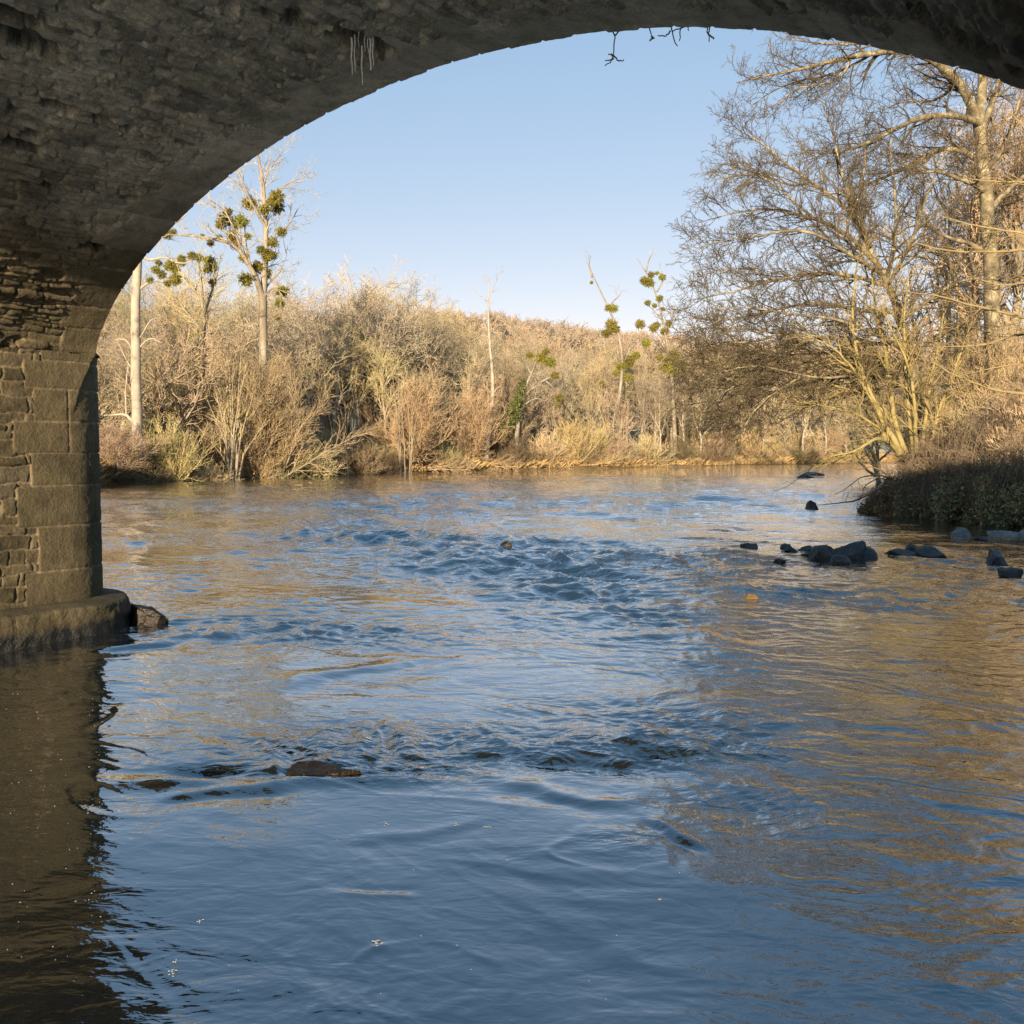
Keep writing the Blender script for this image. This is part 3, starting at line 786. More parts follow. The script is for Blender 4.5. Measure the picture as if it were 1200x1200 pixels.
def spawn(rng, P, R, n=None, dens=None, t0=.2, t1=1.0, length=1.0, ang=.8, K=4, rr=.6, rtip=.006, rmax=None, up=.0, curl=.2, grav=0., taper_len=.5, rel=False, bias=None):
    N, Kp = P.shape[:2]
    L0 = plen(P)
    c = (n * np.ones(N)) if n is not None else dens * L0 * (t1 - t0)
    c = np.floor(c + rng.random(N)).astype(int)
    idx = np.repeat(np.arange(N), c); Mn = len(idx)
    j = np.arange(Mn) - np.repeat(np.cumsum(c) - c, c)
    t = t0 + (t1 - t0) * (j + rng.random(Mn)) / np.maximum(c[idx], 1)
    t = np.minimum(t, .995)
    f = t * (Kp - 1); i = np.minimum(f.astype(int), Kp - 2); w = (f - i)[:, None]
    p = P[idx, i] * (1 - w) + P[idx, i + 1] * w
    r = R[idx, i] * (1 - w[:, 0]) + R[idx, i + 1] * w[:, 0]
    tan = nrm(P[idx, i + 1] - P[idx, i])
    rv = rng.normal(size=(Mn, 3))
    perp = nrm(rv - np.sum(rv * tan, -1, keepdims=True) * tan)
    a = np.clip(ang * (1 + .3 * rng.normal(size=Mn)), .15, 1.7)[:, None]
    d = np.cos(a) * tan + np.sin(a) * perp
    d[:, 2] += up
    if bias is not None: d += np.asarray(bias)
    d = nrm(d)
    L = length * (1 - taper_len * t) * rng.uniform(.55, 1.35, Mn)
    if rel: L = L * L0[idx]
    Q = np.empty((Mn, K, 3)); Q[:, 0] = p
    st = (L / (K - 1))[:, None]
    for k in range(1, K):
        Q[:, k] = Q[:, k - 1] + d * st
        d = d + curl * rng.normal(size=(Mn, 3)); d[:, 2] += grav
        d = nrm(d)
    r0 = np.maximum(r * rr, rtip)
    if rmax: r0 = np.minimum(r0, rmax)
    tt = np.linspace(0, 1, K)[None]
    Rr = r0[:, None] * (1 - tt) + rtip * .6 * tt
    return Q, Rr

def spline(pts, rad, K=14):
    pts = np.asarray(pts, float); n = len(pts)
    d = np.concatenate([[0], np.cumsum(np.linalg.norm(np.diff(pts, axis=0), axis=1))])
    q = np.linspace(0, d[-1], K)
    lin = np.stack([np.interp(q, d, pts[:, k]) for k in range(3)], -1)
    for _ in range(2):
        lin[1:-1] = .25 * lin[:-2] + .5 * lin[1:-1] + .25 * lin[2:]
    r = np.interp(q / d[-1], np.linspace(0, 1, len(rad)), rad)
    return lin, r

def leaf_quads(rng, P, size, aspect=.55, out=None):
    n = len(P)
    a = nrm(rng.normal(size=(n, 3)) + (0 if out is None else out)); c = nrm(np.cross(a, rng.normal(size=(n, 3))))
    s = (size * rng.uniform(.5, 1.3, n))[:, None]
    e = c * s; g = nrm(np.cross(a, c)) * s * aspect
    V = np.stack([P - e, P + g * .8 + a * s * .15, P + e, P - g * .8 + a * s * .15], 1).reshape(-1, 3)
    return V, np.arange(4 * n).reshape(-1, 4)

def tree_meshes(seed, h, tr, limb_n, limb_len, limb_ang, dens=(2.3, 3.6, 6), lens=(.42, .42, .42), start=.25, up=.2, curl=.2, grav=.02, tip=.017, lean=.06, bark='bark_grey', twig='twig_tan', limb_up=.15, last=4, sides=(9, 6, 4, 3, 3), tl=.3, split=.62):
    """a bare tree: trunk and limbs in one mesh, the finer branching in another"""
    rng = np.random.default_rng(seed)
    K = 12
    zt = np.linspace(0, 1, K)
    wob = np.cumsum(rng.normal(size=(K, 2)) * lean * h / K, axis=0)
    P = np.stack([wob[:, 0], wob[:, 1], zt * h * split], -1); P[0, :2] = 0
    R = tr * (1 - .8 * zt ** .9) + .25 * tr * np.exp(-zt * 14)
    L = [(P[None], R[None])]
    L.append(spawn(rng, *L[0], n=limb_n, t0=start, t1=.97, length=limb_len, ang=limb_ang, K=9, rr=.66, rtip=tip * 1.8, up=limb_up, curl=curl, grav=grav, taper_len=tl))
    L.append(spawn(rng, *L[1], dens=dens[0], t0=.15, length=lens[0] * limb_len, ang=.75, K=6, rr=.6, rtip=tip * 1.1, up=up, curl=curl * 1.2, grav=grav, taper_len=.45))
    top = spawn(rng, *L[0], n=10, t0=.6, t1=1, length=lens[0] * limb_len * .9, ang=.6, K=6, rr=.6, rtip=tip * 1.1, up=.5, curl=curl)
    L[2] = (np.concatenate([L[2][0], top[0]]), np.concatenate([L[2][1], top[1]]))
    L.append(spawn(rng, *L[2], dens=dens[1], t0=.12, length=lens[1] * lens[0] * limb_len, ang=.75, K=4, rr=.6, rtip=tip, up=up * .7, curl=curl * 1.3, taper_len=.4))
    if last >= 4:
        L.append(spawn(rng, *L[3], dens=dens[2], t0=.1, length=lens[2] * lens[1] * lens[0] * limb_len, ang=.7, K=3, rr=.7, rtip=tip * .8, up=up * .5, curl=.25, taper_len=.3))
    t = join([tubes(*L[0], sides[0]), tubes(*L[1], sides[1])])
    c = join([tubes(*l, sides[k + 2]) for k, l in enumerate(L[2:])])
    return mesh('trunk', *t, M[bark]), mesh('crown', *c, M[twig]), L

def shrub_meshes(seed, h, spread, stems, twig, bark, dens=(4.5, 8.0), tip=.008, curl=.13, up=.12, lens=(.34, .14), K=8, t0=.2):
    """many stems fanning from one stool"""
    rng = np.random.default_rng(seed)
    n = stems
    az = rng.uniform(0, 2 * PI, n); tl = np.abs(rng.normal(0, spread, n))
    d = np.stack([np.sin(tl) * np.cos(az), np.sin(tl) * np.sin(az), np.cos(tl)], -1)
    base = np.stack([rng.normal(0, .12 * h * .3, n), rng.normal(0, .12 * h * .3, n), np.full(n, -.1)], -1)
    Q = np.empty((n, K, 3)); Q[:, 0] = base
    st = (h * rng.uniform(.6, 1.08, n) / (K - 1))[:, None]
    for k in range(1, K):
        Q[:, k] = Q[:, k - 1] + d * st
        d = nrm(d + curl * .5 * rng.normal(size=d.shape) + np.array([0, 0, .02]))
    R = (h * .006 + .012) * rng.uniform(.6, 1.3, n)[:, None] * np.linspace(1, .25, K)[None]
    l1 = spawn(rng, Q, R, dens=dens[0], t0=t0, length=lens[0] * h, ang=.55, K=5, rr=.6, rtip=tip, up=up, curl=curl)
    l2 = spawn(rng, *l1, dens=dens[1], t0=.15, length=lens[1] * h, ang=.6, K=3, rr=.7, rtip=tip * .8, up=up, curl=curl * 1.4)
    a = tubes(Q, R, 5)
    c = join([tubes(*l1, 3), tubes(*l2, 3)])
    return mesh('stems', *join([a]), M[bark]), mesh('twigs', *c, M[twig])

def ball_mesh(seed):
    """a mistletoe ball: forked shoots and paired leaves round a centre"""
    rng = np.random.default_rng(seed)
    d = nrm(rng.normal(size=(150, 3)))
    P0 = np.zeros((150, 4, 3)); r = rng.uniform(.5, 1.12, 150) * .9
    for k in range(4):
        P0[:, k] = d * (r * k / 3)[:, None] + (rng.normal(size=(150, 3)) * .05 if k else 0)
    R0 = np.full((150, 4), .018)
    tips = spawn(rng, P0, R0, n=4, t0=.55, length=.3, ang=.6, K=3, rr=.8, rtip=.013)
    lv = np.concatenate([tips[0][:, -1], tips[0][:, 1], P0[:, -1]])
    return mesh('mistletoe', *join([tubes(P0, R0, 3), tubes(*tips, 3), leaf_quads(rng, lv, .13, .4)]), M['mistletoe'])
BALLS = [ball_mesh(900 + k) for k in range(3)]

def ground_at(px, depth):
    x = (px - 600) / F_PX * depth
    return np.array([x, depth, float(land(np.array(x), np.array(depth)))])

def plant(name, label, cat, parts, loc, rz=0., sc=1., group=None):
    t = thing(name, label, cat, loc, group)
    t.rotation_euler = (0, 0, rz); t.scale = sc if isinstance(sc, tuple) else (sc,) * 3
    for nm, me in parts:
        link(nm, me, t)
    return t

def custom_tree(name, label, cat, base, limbs, seed, levels, bark, twig, balls=(), sides=8, group=None, leaves=0, keep_trunk=None, thin=1.0):
    """limbs: [(points in the world, radii)]; the finer branching grows from them"""
    rng = np.random.default_rng(seed)
    base = np.asarray(base, float)
    S = [spline(np.asarray(p) - base, r) for p, r in limbs]
    P = np.stack([s[0] for s in S]); R = np.stack([s[1] for s in S]) * thin
    P[:, 1:-1] += rng.normal(size=P[:, 1:-1].shape) * np.clip(.16 * R[:, 1:-1, None], .012, .022)
    t = thing(name, label, cat, base, group)
    link('trunk', mesh('trunk', *join([tubes(P, R, sides)]), M[bark]), t)
    cur = (P, R); out = []
    gi = keep_trunk
    for k, kw in enumerate(levels):
        src = cur
        if k == 0 and gi is not None:
            src = (P[gi], R[gi])
        cur = spawn(rng, *src, **kw)
        out.append(tubes(*cur, 4 if k == 0 else 3))
    if leaves:
        q = cur[0][:, -1]; q = q[rng.random(len(q)) < leaves]
        link('leaves', mesh('leaves', *leaf_quads(rng, q, .045), M['dead_leaf']), t)
    link('crown', mesh('crown', *join(out), M[twig]), t)
    allp = P.reshape(-1, 3)
    for pos, r in balls:                                # the twig each mistletoe ball sits on
        c = np.asarray(pos) - base
        a = allp[np.argmin(np.linalg.norm(allp - c + np.array([0, 0, .35]), axis=1))]
        mid = (a + c) / 2 + rng.normal(size=3) * .12 + np.array([0, 0, .15])
        q, rr_ = spline([a, mid, c, c + (c - mid) * .8], (.035, .025, .02, .012), 8)
        link('twig', mesh('twig', *join([tubes(q[None], rr_[None], 5)]), M[bark]), t)
    for k, (pos, r) in enumerate(balls):
        o = link('mistletoe', BALLS[k % 3], t, np.asarray(pos) - base)
        r *= 1.3
        o.scale = (r, r, r * .92); o.rotation_euler = (0, 0, k * 1.3)
    return t

# ---- the distinct trees of the far bank
def poplar():
    D = 84.0
    g = ground_at(306, D)
    w = lambda x, y, dd=0: at(x, y, D + dd)
    limbs = [([g, w(307, 470), w(309, 390), w(308, 345)], (.44, .38, .35, .31)),
             ([w(308, 348), w(312, 300, .5), w(311, 250, .5), w(309, 215, .8), w(300, 172, 1), w(296, 140, 1)], (.3, .24, .19, .15, .09, .04)),
             ([w(308, 348), w(303, 330, -.5), w(293, 312, -1), w(283, 296, -1), w(273, 280, -1.5), w(262, 285, -2), w(246, 279, -2), w(225, 275, -2), (w(196, 276, -2))], (.28, .22, .19, .17, .14, .11, .09, .07, .04)),
             ([w(312, 268, .5), w(302, 250, 0), w(292, 232, -.5), w(285, 215, -.5), w(276, 195, -.5), w(268, 175, -.5)], (.14, .12, .1, .08, .06, .03)),
             ([w(283, 296, -1), w(272, 262, -1.5), w(262, 245, -1.5), w(240, 230, -2)], (.12, .09, .06, .03)),
             ([w(293, 312, -1), w(288, 285, -.5), w(286, 255, 0), w(280, 238, 0)], (.1, .08, .05, .03)),
             ([w(311, 290, .5), w(322, 280, 1), w(338, 265, 1.5), w(352, 240, 2)], (.09, .07, .05, .02)),
             ([w(311, 235, .5), w(322, 225, 1), w(338, 215, 1.5), w(356, 208, 2)], (.08, .06, .04, .02)),
             ([w(309, 215, .8), w(316, 200, 1), w(325, 185, 1.2), w(331, 178, 1.2)], (.07, .05, .04, .02)),
             ([w(308, 345), w(316, 330, .6), w(326, 322, .6), w(336, 300, .6)], (.1, .08, .05, .02)),
             ([w(308, 350), w(317, 338, -.4), w(326, 336, -.5), w(330, 348, -.5), w(327, 372, -.5)], (.08, .06, .05, .04, .02))]
    spots = [(293, 238, 8), (325, 231, 8), (325, 243, 7.5), (310, 245, 6.5), (318, 237, 5), (263, 255, 7), (273, 262, 7), (259, 263, 6), (283, 259, 7.5), (267, 248, 5), (275, 284, 7), (272, 275, 6), (290, 277, 4), (330, 272, 5.5), (320, 284, 6),
             (318, 298, 6.5), (306, 293, 5), (313, 301, 6), (286, 302, 5.5), (302, 313, 7), (312, 320, 6), (288, 327, 8), (331, 342, 6.5), (328, 355, 5.5), (325, 372, 3.5), (247, 285, 4), (257, 278, 3.5), (196, 274, 6), (237, 277, 3), (203, 272, 4)]
    balls = [(w(x, y, random.Random(k).uniform(-1.2, .8)), r * D / F_PX) for k, (x, y, r) in enumerate(spots)]
    lv = [dict(dens=1.5, t0=.15, length=3.2, ang=.75, K=6, rr=.5, rtip=.017, rmax=.05, up=.2, curl=.22), dict(dens=2.6, t0=.15, length=1.5, ang=.7, K=4, rr=.6, rtip=.015, up=.15, curl=.22), dict(dens=3.4, t0=.1, length=.7, ang=.7, K=3, rr=.7, rtip=.013, curl=.2)]
    custom_tree('poplar_tree', 'tall pale bare poplar studded with many mistletoe balls on the far bank', 'tree', g, limbs, 31, lv, 'bark_pale', 'twig_grey', balls, keep_trunk=slice(1, None))
poplar()

def white_trunk():
    D = 72.0
    g = ground_at(161, D)
    w = lambda x, y, dd=0: at(x, y, D + dd)
    limbs = [([g, w(160, 470), w(158, 400), w(159, 340), w(163, 290), w(166, 230), w(170, 170)], (.46, .36, .34, .32, .28, .22, .1)),
             ([w(158, 420), w(152, 404), w(147, 397), w(134, 398)], (.1, .08, .06, .03)),
             ([w(160, 500), w(153, 490), w(146, 485), w(122, 487)], (.13, .11, .08, .03)),
             ([w(159, 440), w(150, 425), w(143, 412), w(138, 400)], (.07, .05, .04, .02)),
             ([w(163, 340), w(172, 332), w(182, 328), (w(192, 330))], (.09, .07, .05, .03)),
             ([w(161, 400), w(168, 390), w(176, 375), w(184, 372)], (.08, .06, .04, .02)),
             ([w(161, 410), w(170, 400), w(178, 396), w(190, 402)], (.07, .05, .04, .02)),
             ([w(148, 485), w(147, 460), w(149, 440), w(150, 430)], (.07, .06, .05, .03)),
             ([w(165, 300), w(178, 306), w(192, 300), w(210, 310), w(225, 306)], (.12, .09, .07, .05, .03)),
             ([w(164, 270), w(185, 262), w(205, 262), w(220, 250)], (.12, .09, .06, .03))]
    balls = [(w(x, y), r * D / F_PX) for (x, y, r) in ((183, 316, 5), (190, 322, 5), (200, 310, 6), (176, 328, 4), (206, 327, 6), (196, 332, 4), (186, 308, 4))]
    lv = [dict(dens=1.0, t0=.3, length=1.7, ang=.7, K=5, rr=.5, rtip=.012, rmax=.04, up=.2, curl=.2), dict(dens=3, t0=.15, length=.7, ang=.7, K=4, rr=.6, rtip=.01, up=.1, curl=.2)]
    custom_tree('poplar_tree', 'straight cream white trunk standing alone beside the left pier', 'tree', g, limbs, 32, lv, 'bark_white', 'twig_tan', balls, sides=10, keep_trunk=slice(1, None))
white_trunk()

def birch():
    D = 112.0
    g = ground_at(569, D)
    w = lambda x, y, dd=0: at(x, y, D + dd)
    limbs = [([g, w(571, 520), w(576, 480), w(579, 455), w(577, 435), w(574, 410), w(572, 380), w(572, 345), w(574, 322)], (.3, .25, .22, .2, .18, .16, .11, .06, .03)),
             ([w(579, 460), w(583, 454), w(586, 453), w(590, 448)], (.07, .05, .04, .02)),
             ([w(573, 395), w(566, 392), w(560, 396), w(552, 400)], (.05, .04, .03, .02)),
             ([w(572, 350), w(578, 338), w(582, 328), w(585, 320)], (.05, .04, .03, .02)),
             ([w(572, 356), w(566, 348), w(560, 346), w(556, 340)], (.05, .04, .03, .02))]
    lv = [dict(dens=1.2, t0=.45, t1=1, length=1.7, ang=.8, K=6, rr=.5, rtip=.011, rmax=.035, up=.25, curl=.2, grav=-.03), dict(dens=4, t0=.15, length=.75, ang=.7, K=4, rr=.6, rtip=.009, up=.0, curl=.2, grav=-.05), dict(dens=4, t0=.1, length=.35, ang=.7, K=3, rr=.7, rtip=.008, curl=.2)]
    custom_tree('birch_tree', 'slender white curving birch trunk with a thin crown against the sky', 'tree', g, limbs, 33, lv, 'bark_white', 'twig_grey')
birch()

def leaning(label, D, g_px, trunk, extra, spots, seed):
    g = ground_at(g_px, D)
    w = lambda p, dd=0: at(p[0], p[1], D + dd)
    limbs = [([g] + [w(p) for p in trunk], tuple(np.linspace(.34, .05, len(trunk) + 1)))]
    for e in extra:
        limbs.append(([w(p, .4 * k) for k, p in enumerate(e)], tuple(np.linspace(.13, .025, len(e)))))
    balls = [(w((x, y)), r * D / F_PX) for (x, y, r) in spots]
    lv = [dict(dens=1.1, t0=.3, length=3.0, ang=.8, K=5, rr=.4, rtip=.016, rmax=.045, up=.25, curl=.24), dict(dens=2.4, t0=.15, length=1.3, ang=.7, K=4, rr=.6, rtip=.014, up=.1, curl=.22), dict(dens=3, t0=.15, length=.6, ang=.7, K=3, rr=.6, rtip=.012, up=.1, curl=.2)]
    custom_tree('poplar_tree', label, 'tree', g, limbs, seed, lv, 'bark_pale', 'twig_grey', balls, keep_trunk=slice(1, None) if len(limbs) > 2 else None)
leaning('bare pale tree leaning left above the wood with few mistletoe balls', 141, 722, [(724, 480), (728, 440), (733, 420), (727, 398), (720, 375), (712, 355), (700, 335), (692, 322), (690, 310)],
        [[(733, 422), (738, 408), (741, 398)], [(727, 400), (722, 385), (716, 378)], [(722, 505), (735, 500), (744, 485)], [(714, 358), (722, 350), (728, 345)], [(694, 325), (690, 312), (692, 300)]],
        [(719, 361, 5), (713, 361, 4), (716, 380, 6.5), (711, 390, 5.5), (721, 386, 5), (738, 423, 6), (745, 416, 5), (731, 430, 4), (737, 442, 5), (722, 437, 4), (705, 450, 4), (693, 331, 2), (727, 429, 5)], 41)
leaning('bare pale tree leaning left beside the big right tree with clustered mistletoe', 148, 792, [(790, 500), (788, 440), (784, 412), (778, 385), (774, 362), (770, 340), (763, 328), (755, 315), (747, 303)],
        [[(780, 392), (786, 380), (790, 366)], [(770, 342), (777, 330), (776, 318)], [(776, 375), (768, 366), (760, 358)], [(784, 412), (776, 396), (766, 386)], [(757, 318), (760, 305), (766, 295)]],
        [(756, 329, 5.5), (762, 332, 5), (763, 322, 4), (770, 320, 2.5), (776, 325, 4), (759, 355, 3.5), (767, 358, 3), (773, 350, 4), (777, 362, 2.5), (766, 384, 5), (770, 381, 4), (783, 379, 4), (779, 388, 5), (750, 380, 5.5), (757, 402, 5), (790, 415, 6), (784, 425, 7), (778, 432, 6), (773, 418, 4), (790, 434, 8), (798, 428, 6)], 42)
leaning('short pale forked tree wrapped in green ivy right of the white birch', 116, 604, [(606, 500), (610, 470), (617, 452), (624, 434), (630, 420), (634, 408)],
        [[(612, 466), (622, 456), (634, 450), (646, 444)], [(640, 447), (650, 455), (656, 466), (652, 480)], [(634, 448), (648, 440), (656, 425)], [(622, 438), (616, 425), (618, 414)], [(610, 480), (620, 470), (630, 466), (636, 470)]],
        [(621, 416, 4), (634, 420, 6.5), (645, 424, 6), (640, 412, 4), (650, 440, 4.5), (656, 466, 5), (652, 474, 3)], 43)

def ivy_patch(owner_index):
    rng = np.random.default_rng(60)
    o = [ob for ob in COL.objects if ob.get('label', '').startswith('short pale forked tree')][0]
    base = np.array(o.location)
    pts = []
    for (px, py, r, n) in ((596, 498, 9, 500), (602, 485, 9, 600), (606, 472, 8, 500), (610, 458, 6, 300), (612, 448, 4, 160), (590, 508, 6, 200)):
        c = at(px, py, 115.5) - base
        pts.append(c + rng.normal(size=(n, 3)) * r * .45 * 115 / F_PX)
    link('ivy', mesh('ivy', *leaf_quads(rng, np.concatenate(pts), .16, .8), M['ivy']), o)
ivy_patch(0)

# ---- stools, bushes and the general wood of the far bank
def coppice(label, D, px, tops, r, bark, twig, seed, lv=None):
    g = ground_at(px, D)
    limbs = []
    rr = random.Random(seed)
    for k, (x, y) in enumerate(tops):
        dd = rr.uniform(-1.2, 1.2)
        b = g + np.array([rr.uniform(-.35, .35), rr.uniform(-.3, .3), -.05])
        mid = .55 * b + .45 * at(x, y, D + dd) + np.array([-(x - px) * .012, 0, .25])
        limbs.append(([b, mid, at(x, y, D + dd)], (r, r * .7, r * .25)))
    custom_tree('coppiced_willow', label, 'tree', g, limbs, seed, lv or [dict(dens=1.3, t0=.35, length=1.6, ang=.5, K=5, rr=.5, rtip=.01, up=.3, curl=.14), dict(dens=3, t0=.15, length=.7, ang=.55, K=3, rr=.6, rtip=.009, up=.2, curl=.16)], bark, twig)
coppice('clump of pale willow stems fanning up from one stump at the far water edge', 78.5, 271, [(246, 430), (252, 415), (262, 405), (269, 430), (274, 420), (283, 408), (289, 425), (295, 445), (301, 450), (306, 468), (240, 462), (312, 492), (232, 500)], .085, 'bark_pale', 'twig_gold', 51)
coppice('tangle of thin pale saplings left of the willow stump', 80, 226, [(205, 420), (215, 400), (222, 440), (232, 430), (236, 395), (196, 455)], .07, 'bark_pale', 'twig_tan', 52)
coppice('slim twin tan saplings rising through the round rosy bush', 99, 466, [(459, 425), (466, 412), (471, 440)], .055, 'bark_pale', 'twig_tan', 53)
coppice('small forked pale tree at the water edge under the round rosy bush', 97.5, 478, [(470, 470), (484, 478), (488, 492), (478, 460)], .06, 'bark_pale', 'twig_gold', 54)
coppice('small thin tree with a reddish twiggy crown left of the round rosy bush', 92, 404, [(399, 478), (404, 470), (409, 482), (413, 492), (394, 492)], .06, 'bark_pale', 'twig_red', 55)
coppice('cluster of leaning pale stems at the water edge left of the orange grass', 131, 716, [(700, 470), (722, 462), (735, 486), (712, 480), (742, 500), (690, 500)], .1, 'bark_pale', 'twig_tan', 56)

SHR = {'orange': shrub_meshes(6, 3.9, .68, 90, 'twig_orange', 'twig_gold', dens=(7, 10), lens=(.28, .13), tip=.011, curl=.18, up=.05), 'rosy': shrub_meshes(1, 4.2, .55, 60, 'twig_red', 'bark_moss', dens=(5.5, 9), lens=(.34, .16), tip=.012),
       'gold': shrub_meshes(2, 3.2, .6, 50, 'twig_gold', 'twig_gold', dens=(5.5, 9), lens=(.34, .17), tip=.011),
       'brown': shrub_meshes(3, 2.3, .8, 50, 'twig_tan', 'twig_dark', dens=(6, 9), lens=(.36, .19), tip=.011),
       'scrub': shrub_meshes(4, 2.0, 1.0, 60, 'twig_dark', 'twig_dark', dens=(6, 9), lens=(.4, .2), curl=.22),
       'big': shrub_meshes(5, 6.5, .5, 50, 'twig_tan', 'bark_grey', dens=(4, 7), lens=(.3, .14), tip=.013)}
def shrub(kind, px, D, hscale, label, group=None, rz=None, wide=1.0):
    return plant('shrub', label, 'shrub', [('stems', SHR[kind][0]), ('twigs', SHR[kind][1])], ground_at(px, D), (px * .37) % 6.28 if rz is None else rz, (hscale * wide, hscale * wide, hscale), group or 'leafless shrubs along the far bank')
shrub('orange', 482, 103.5, 2.1, 'largest round rosy brown bush at the centre of the far bank', wide=.95)
shrub('orange', 550, 112, 1.9, 'second round rosy bush just left of the white birch', wide=.9)
shrub('rosy', 585, 118, 1.5, 'rosy bush hiding the foot of the white birch')
shrub('gold', 204, 74, 1.45, 'golden twiggy bush between the cream trunk and the willow stump')
shrub('scrub', 140, 70, 1.25, 'dark low bramble scrub at the foot of the cream trunk')
shrub('scrub', 172, 71.5, 1.1, 'low brown scrub just right of the cream trunk')
shrub('brown', 330, 84, 1.6, 'wide brown bush right of the willow stump')
shrub('brown', 360, 87, 1.5, 'brown spreading bush between the willow stump and the reddish tree')
shrub('scrub', 385, 89.5, 1.4, 'dark drooping scrub on the water left of the reddish tree')
shrub('brown', 425, 94, 1.3, 'brown bush between the reddish tree and the round rosy bush')
shrub('brown', 520, 106, 1.4, 'tan bush right of the round rosy bush at the water')
shrub('scrub', 605, 115.5, 1.5, 'olive scrub under the ivy covered tree')
shrub('brown', 640, 120, 1.6, 'brown tangled bush right of the ivy covered tree')
shrub('gold', 676, 122.5, 1.7, 'pale golden bush at the water below the first leaning tree', wide=1.2)
shrub('gold', 700, 126, 1.3, 'low golden bush touching the leaning pale stems')
shrub('brown', 758, 132, 1.7, 'brown bush between the two leaning mistletoe trees')
shrub('scrub', 800, 138, 1.6, 'dull scrub at the far water edge under the dark drooping branches')
shrub('brown', 836, 142, 1.7, 'tan bush at the far end of the river')
shrub('gold', 880, 147, 1.3, 'low golden bush beside the orange grass at the river bend')
shrub('gold', 300, 82, 1.0, 'small golden bush right under the willow fan')
shrub('brown', 250, 77, .9, 'small brown bush left under the willow fan')
shrub('scrub', 455, 97, 1.1, 'dark scrub at the water left of the round rosy bush')
shrub('big', 190, 84, 1.3, 'big tan thicket behind the golden bush and cream trunk')
shrub('big', 297, 82.5, 1.35, 'grey brown thicket hiding the foot of the mistletoe poplar')
shrub('big', 320, 83.5, 1.45, 'tan thicket just right of the foot of the mistletoe poplar')

rs = random.Random(4)
px = 124
while px < 990:
    D = float(np.interp(px, [-100, 60, 118, 250, 400, 500, 620, 760, 860, 1000, 1200], [56, 62.6, 68.3, 79, 91, 103.7, 115.7, 130.8, 143, 158, 176])) + rs.uniform(.8, 3.5)
    kd = rs.choice(['scrub', 'brown', 'gold', 'scrub', 'rosy'])
    zn = 'beside the cream trunk' if px < 190 else 'around the willow stump' if px < 330 else 'before the reddish tree' if px < 440 else 'around the round rosy bush' if px < 545 else 'under the birch and ivy tree' if px < 660 else 'under the leaning mistletoe trees' if px < 820 else 'at the river bend'
    shrub(kd, px, D, rs.uniform(.45, .85), 'low %s trailing at the far waterline %s' % ({'scrub': 'dark scrub tuft', 'brown': 'tan brush', 'gold': 'golden brush', 'rosy': 'rosy brush'}[kd], zn), 'low brush along the far waterline', wide=rs.uniform(1, 1.5))
    px += rs.uniform(8, 20)
for k in range(16):
    px = 790 + k * 15 + rs.uniform(-5, 5)
    D = float(np.interp(px, [760, 860, 1000, 1200], [130.8, 143, 158, 176])) + rs.uniform(12, 34)
    kd = ('big', 'orange', 'brown', 'big')[k % 4]
    shrub(kd, px, D, {'big': .75, 'orange': 1.0, 'brown': 1.6}[kd] * rs.uniform(.9, 1.25), '%s between the trunks beyond the river bend' % {'big': 'tall tan brush', 'orange': 'round orange bush', 'brown': 'spreading brown bush'}[kd], 'brush beyond the river bend', wide=1.3)
VAR = {
    'oak': tree_meshes(11, 14, .36, 15, 7.2, .95, start=.32, up=.12, curl=.22, tip=.0145, dens=(1.9, 3.0, 4.2), bark='bark_pale', twig='twig_grey', limb_up=.2),
    'ash': tree_meshes(12, 17, .28, 14, 6.6, .5, start=.35, up=.28, tip=.0145, dens=(1.9, 3.0, 4.2), bark='bark_pale', twig='twig_tan', limb_up=.35, split=.7),
    'alder': tree_meshes(13, 13, .17, 16, 3.9, .7, start=.3, up=.25, tip=.014, dens=(2.0, 3.2, 4.5), bark='bark_grey', twig='twig_grey', limb_up=.3, split=.82),
    'pale': tree_meshes(14, 15, .2, 14, 5.2, .75, start=.3, up=.15, curl=.25, tip=.014, dens=(1.8, 3.0, 4.0), bark='bark_white', twig='twig_tan', limb_up=.25, split=.75),
    'low': tree_meshes(15, 8.5, .17, 18, 4.6, .9, start=.2, up=.2, curl=.22, tip=.014, dens=(2.0, 3.2, 4.5), bark='bark_pale', twig='twig_red', limb_up=.2),
}
VH = {k: max(v[1].vertices[i].co.z for i in range(0, len(v[1].vertices), 37)) for k, v in VAR.items()}
LOOK = {'oak': 'broad spreading grey oak', 'ash': 'upright many limbed ash', 'alder': 'narrow tan alder', 'pale': 'pale barked crooked tree', 'low': 'low rounded reddish tree'}
SKY_X = [60, 120, 170, 215, 250, 290, 330, 370, 400, 430, 460, 490, 510, 540, 565, 600, 700, 860, 1100, 1300]
SKY_Y = [300, 300, 295, 298, 310, 330, 325, 318, 306, 312, 322, 345, 350, 366, 362, 376, 392, 398, 400, 400]
rng_t = random.Random(8)
def zone(px):
    return ('behind the left pier edge and cream trunk' if px < 180 else 'around the mistletoe poplar' if px < 350 else 'left of the round rosy bush' if px < 450 else 'behind the round rosy bush' if px < 555
            else 'behind the birch and ivy tree' if px < 690 else 'behind the two leaning mistletoe trees' if px < 830 else 'beyond the big right tree')
def wood_tree(kind, px, D, ytop, label=None):
    g = ground_at(px, D)
    top = at(px, ytop, D)[2]
    s = max(.45, min(1.7, (top - g[2]) / VH[kind]))
    w = rng_t.uniform(.85, 1.15)
    plant('woodland_tree', label or ('bare %s in the wood %s' % (LOOK[kind], zone(px))), 'tree', [('trunk', VAR[kind][0]), ('crown', VAR[kind][1])], g, rng_t.uniform(0, 6.28), (s * w, s * w, s), 'bare trees of the far bank wood')
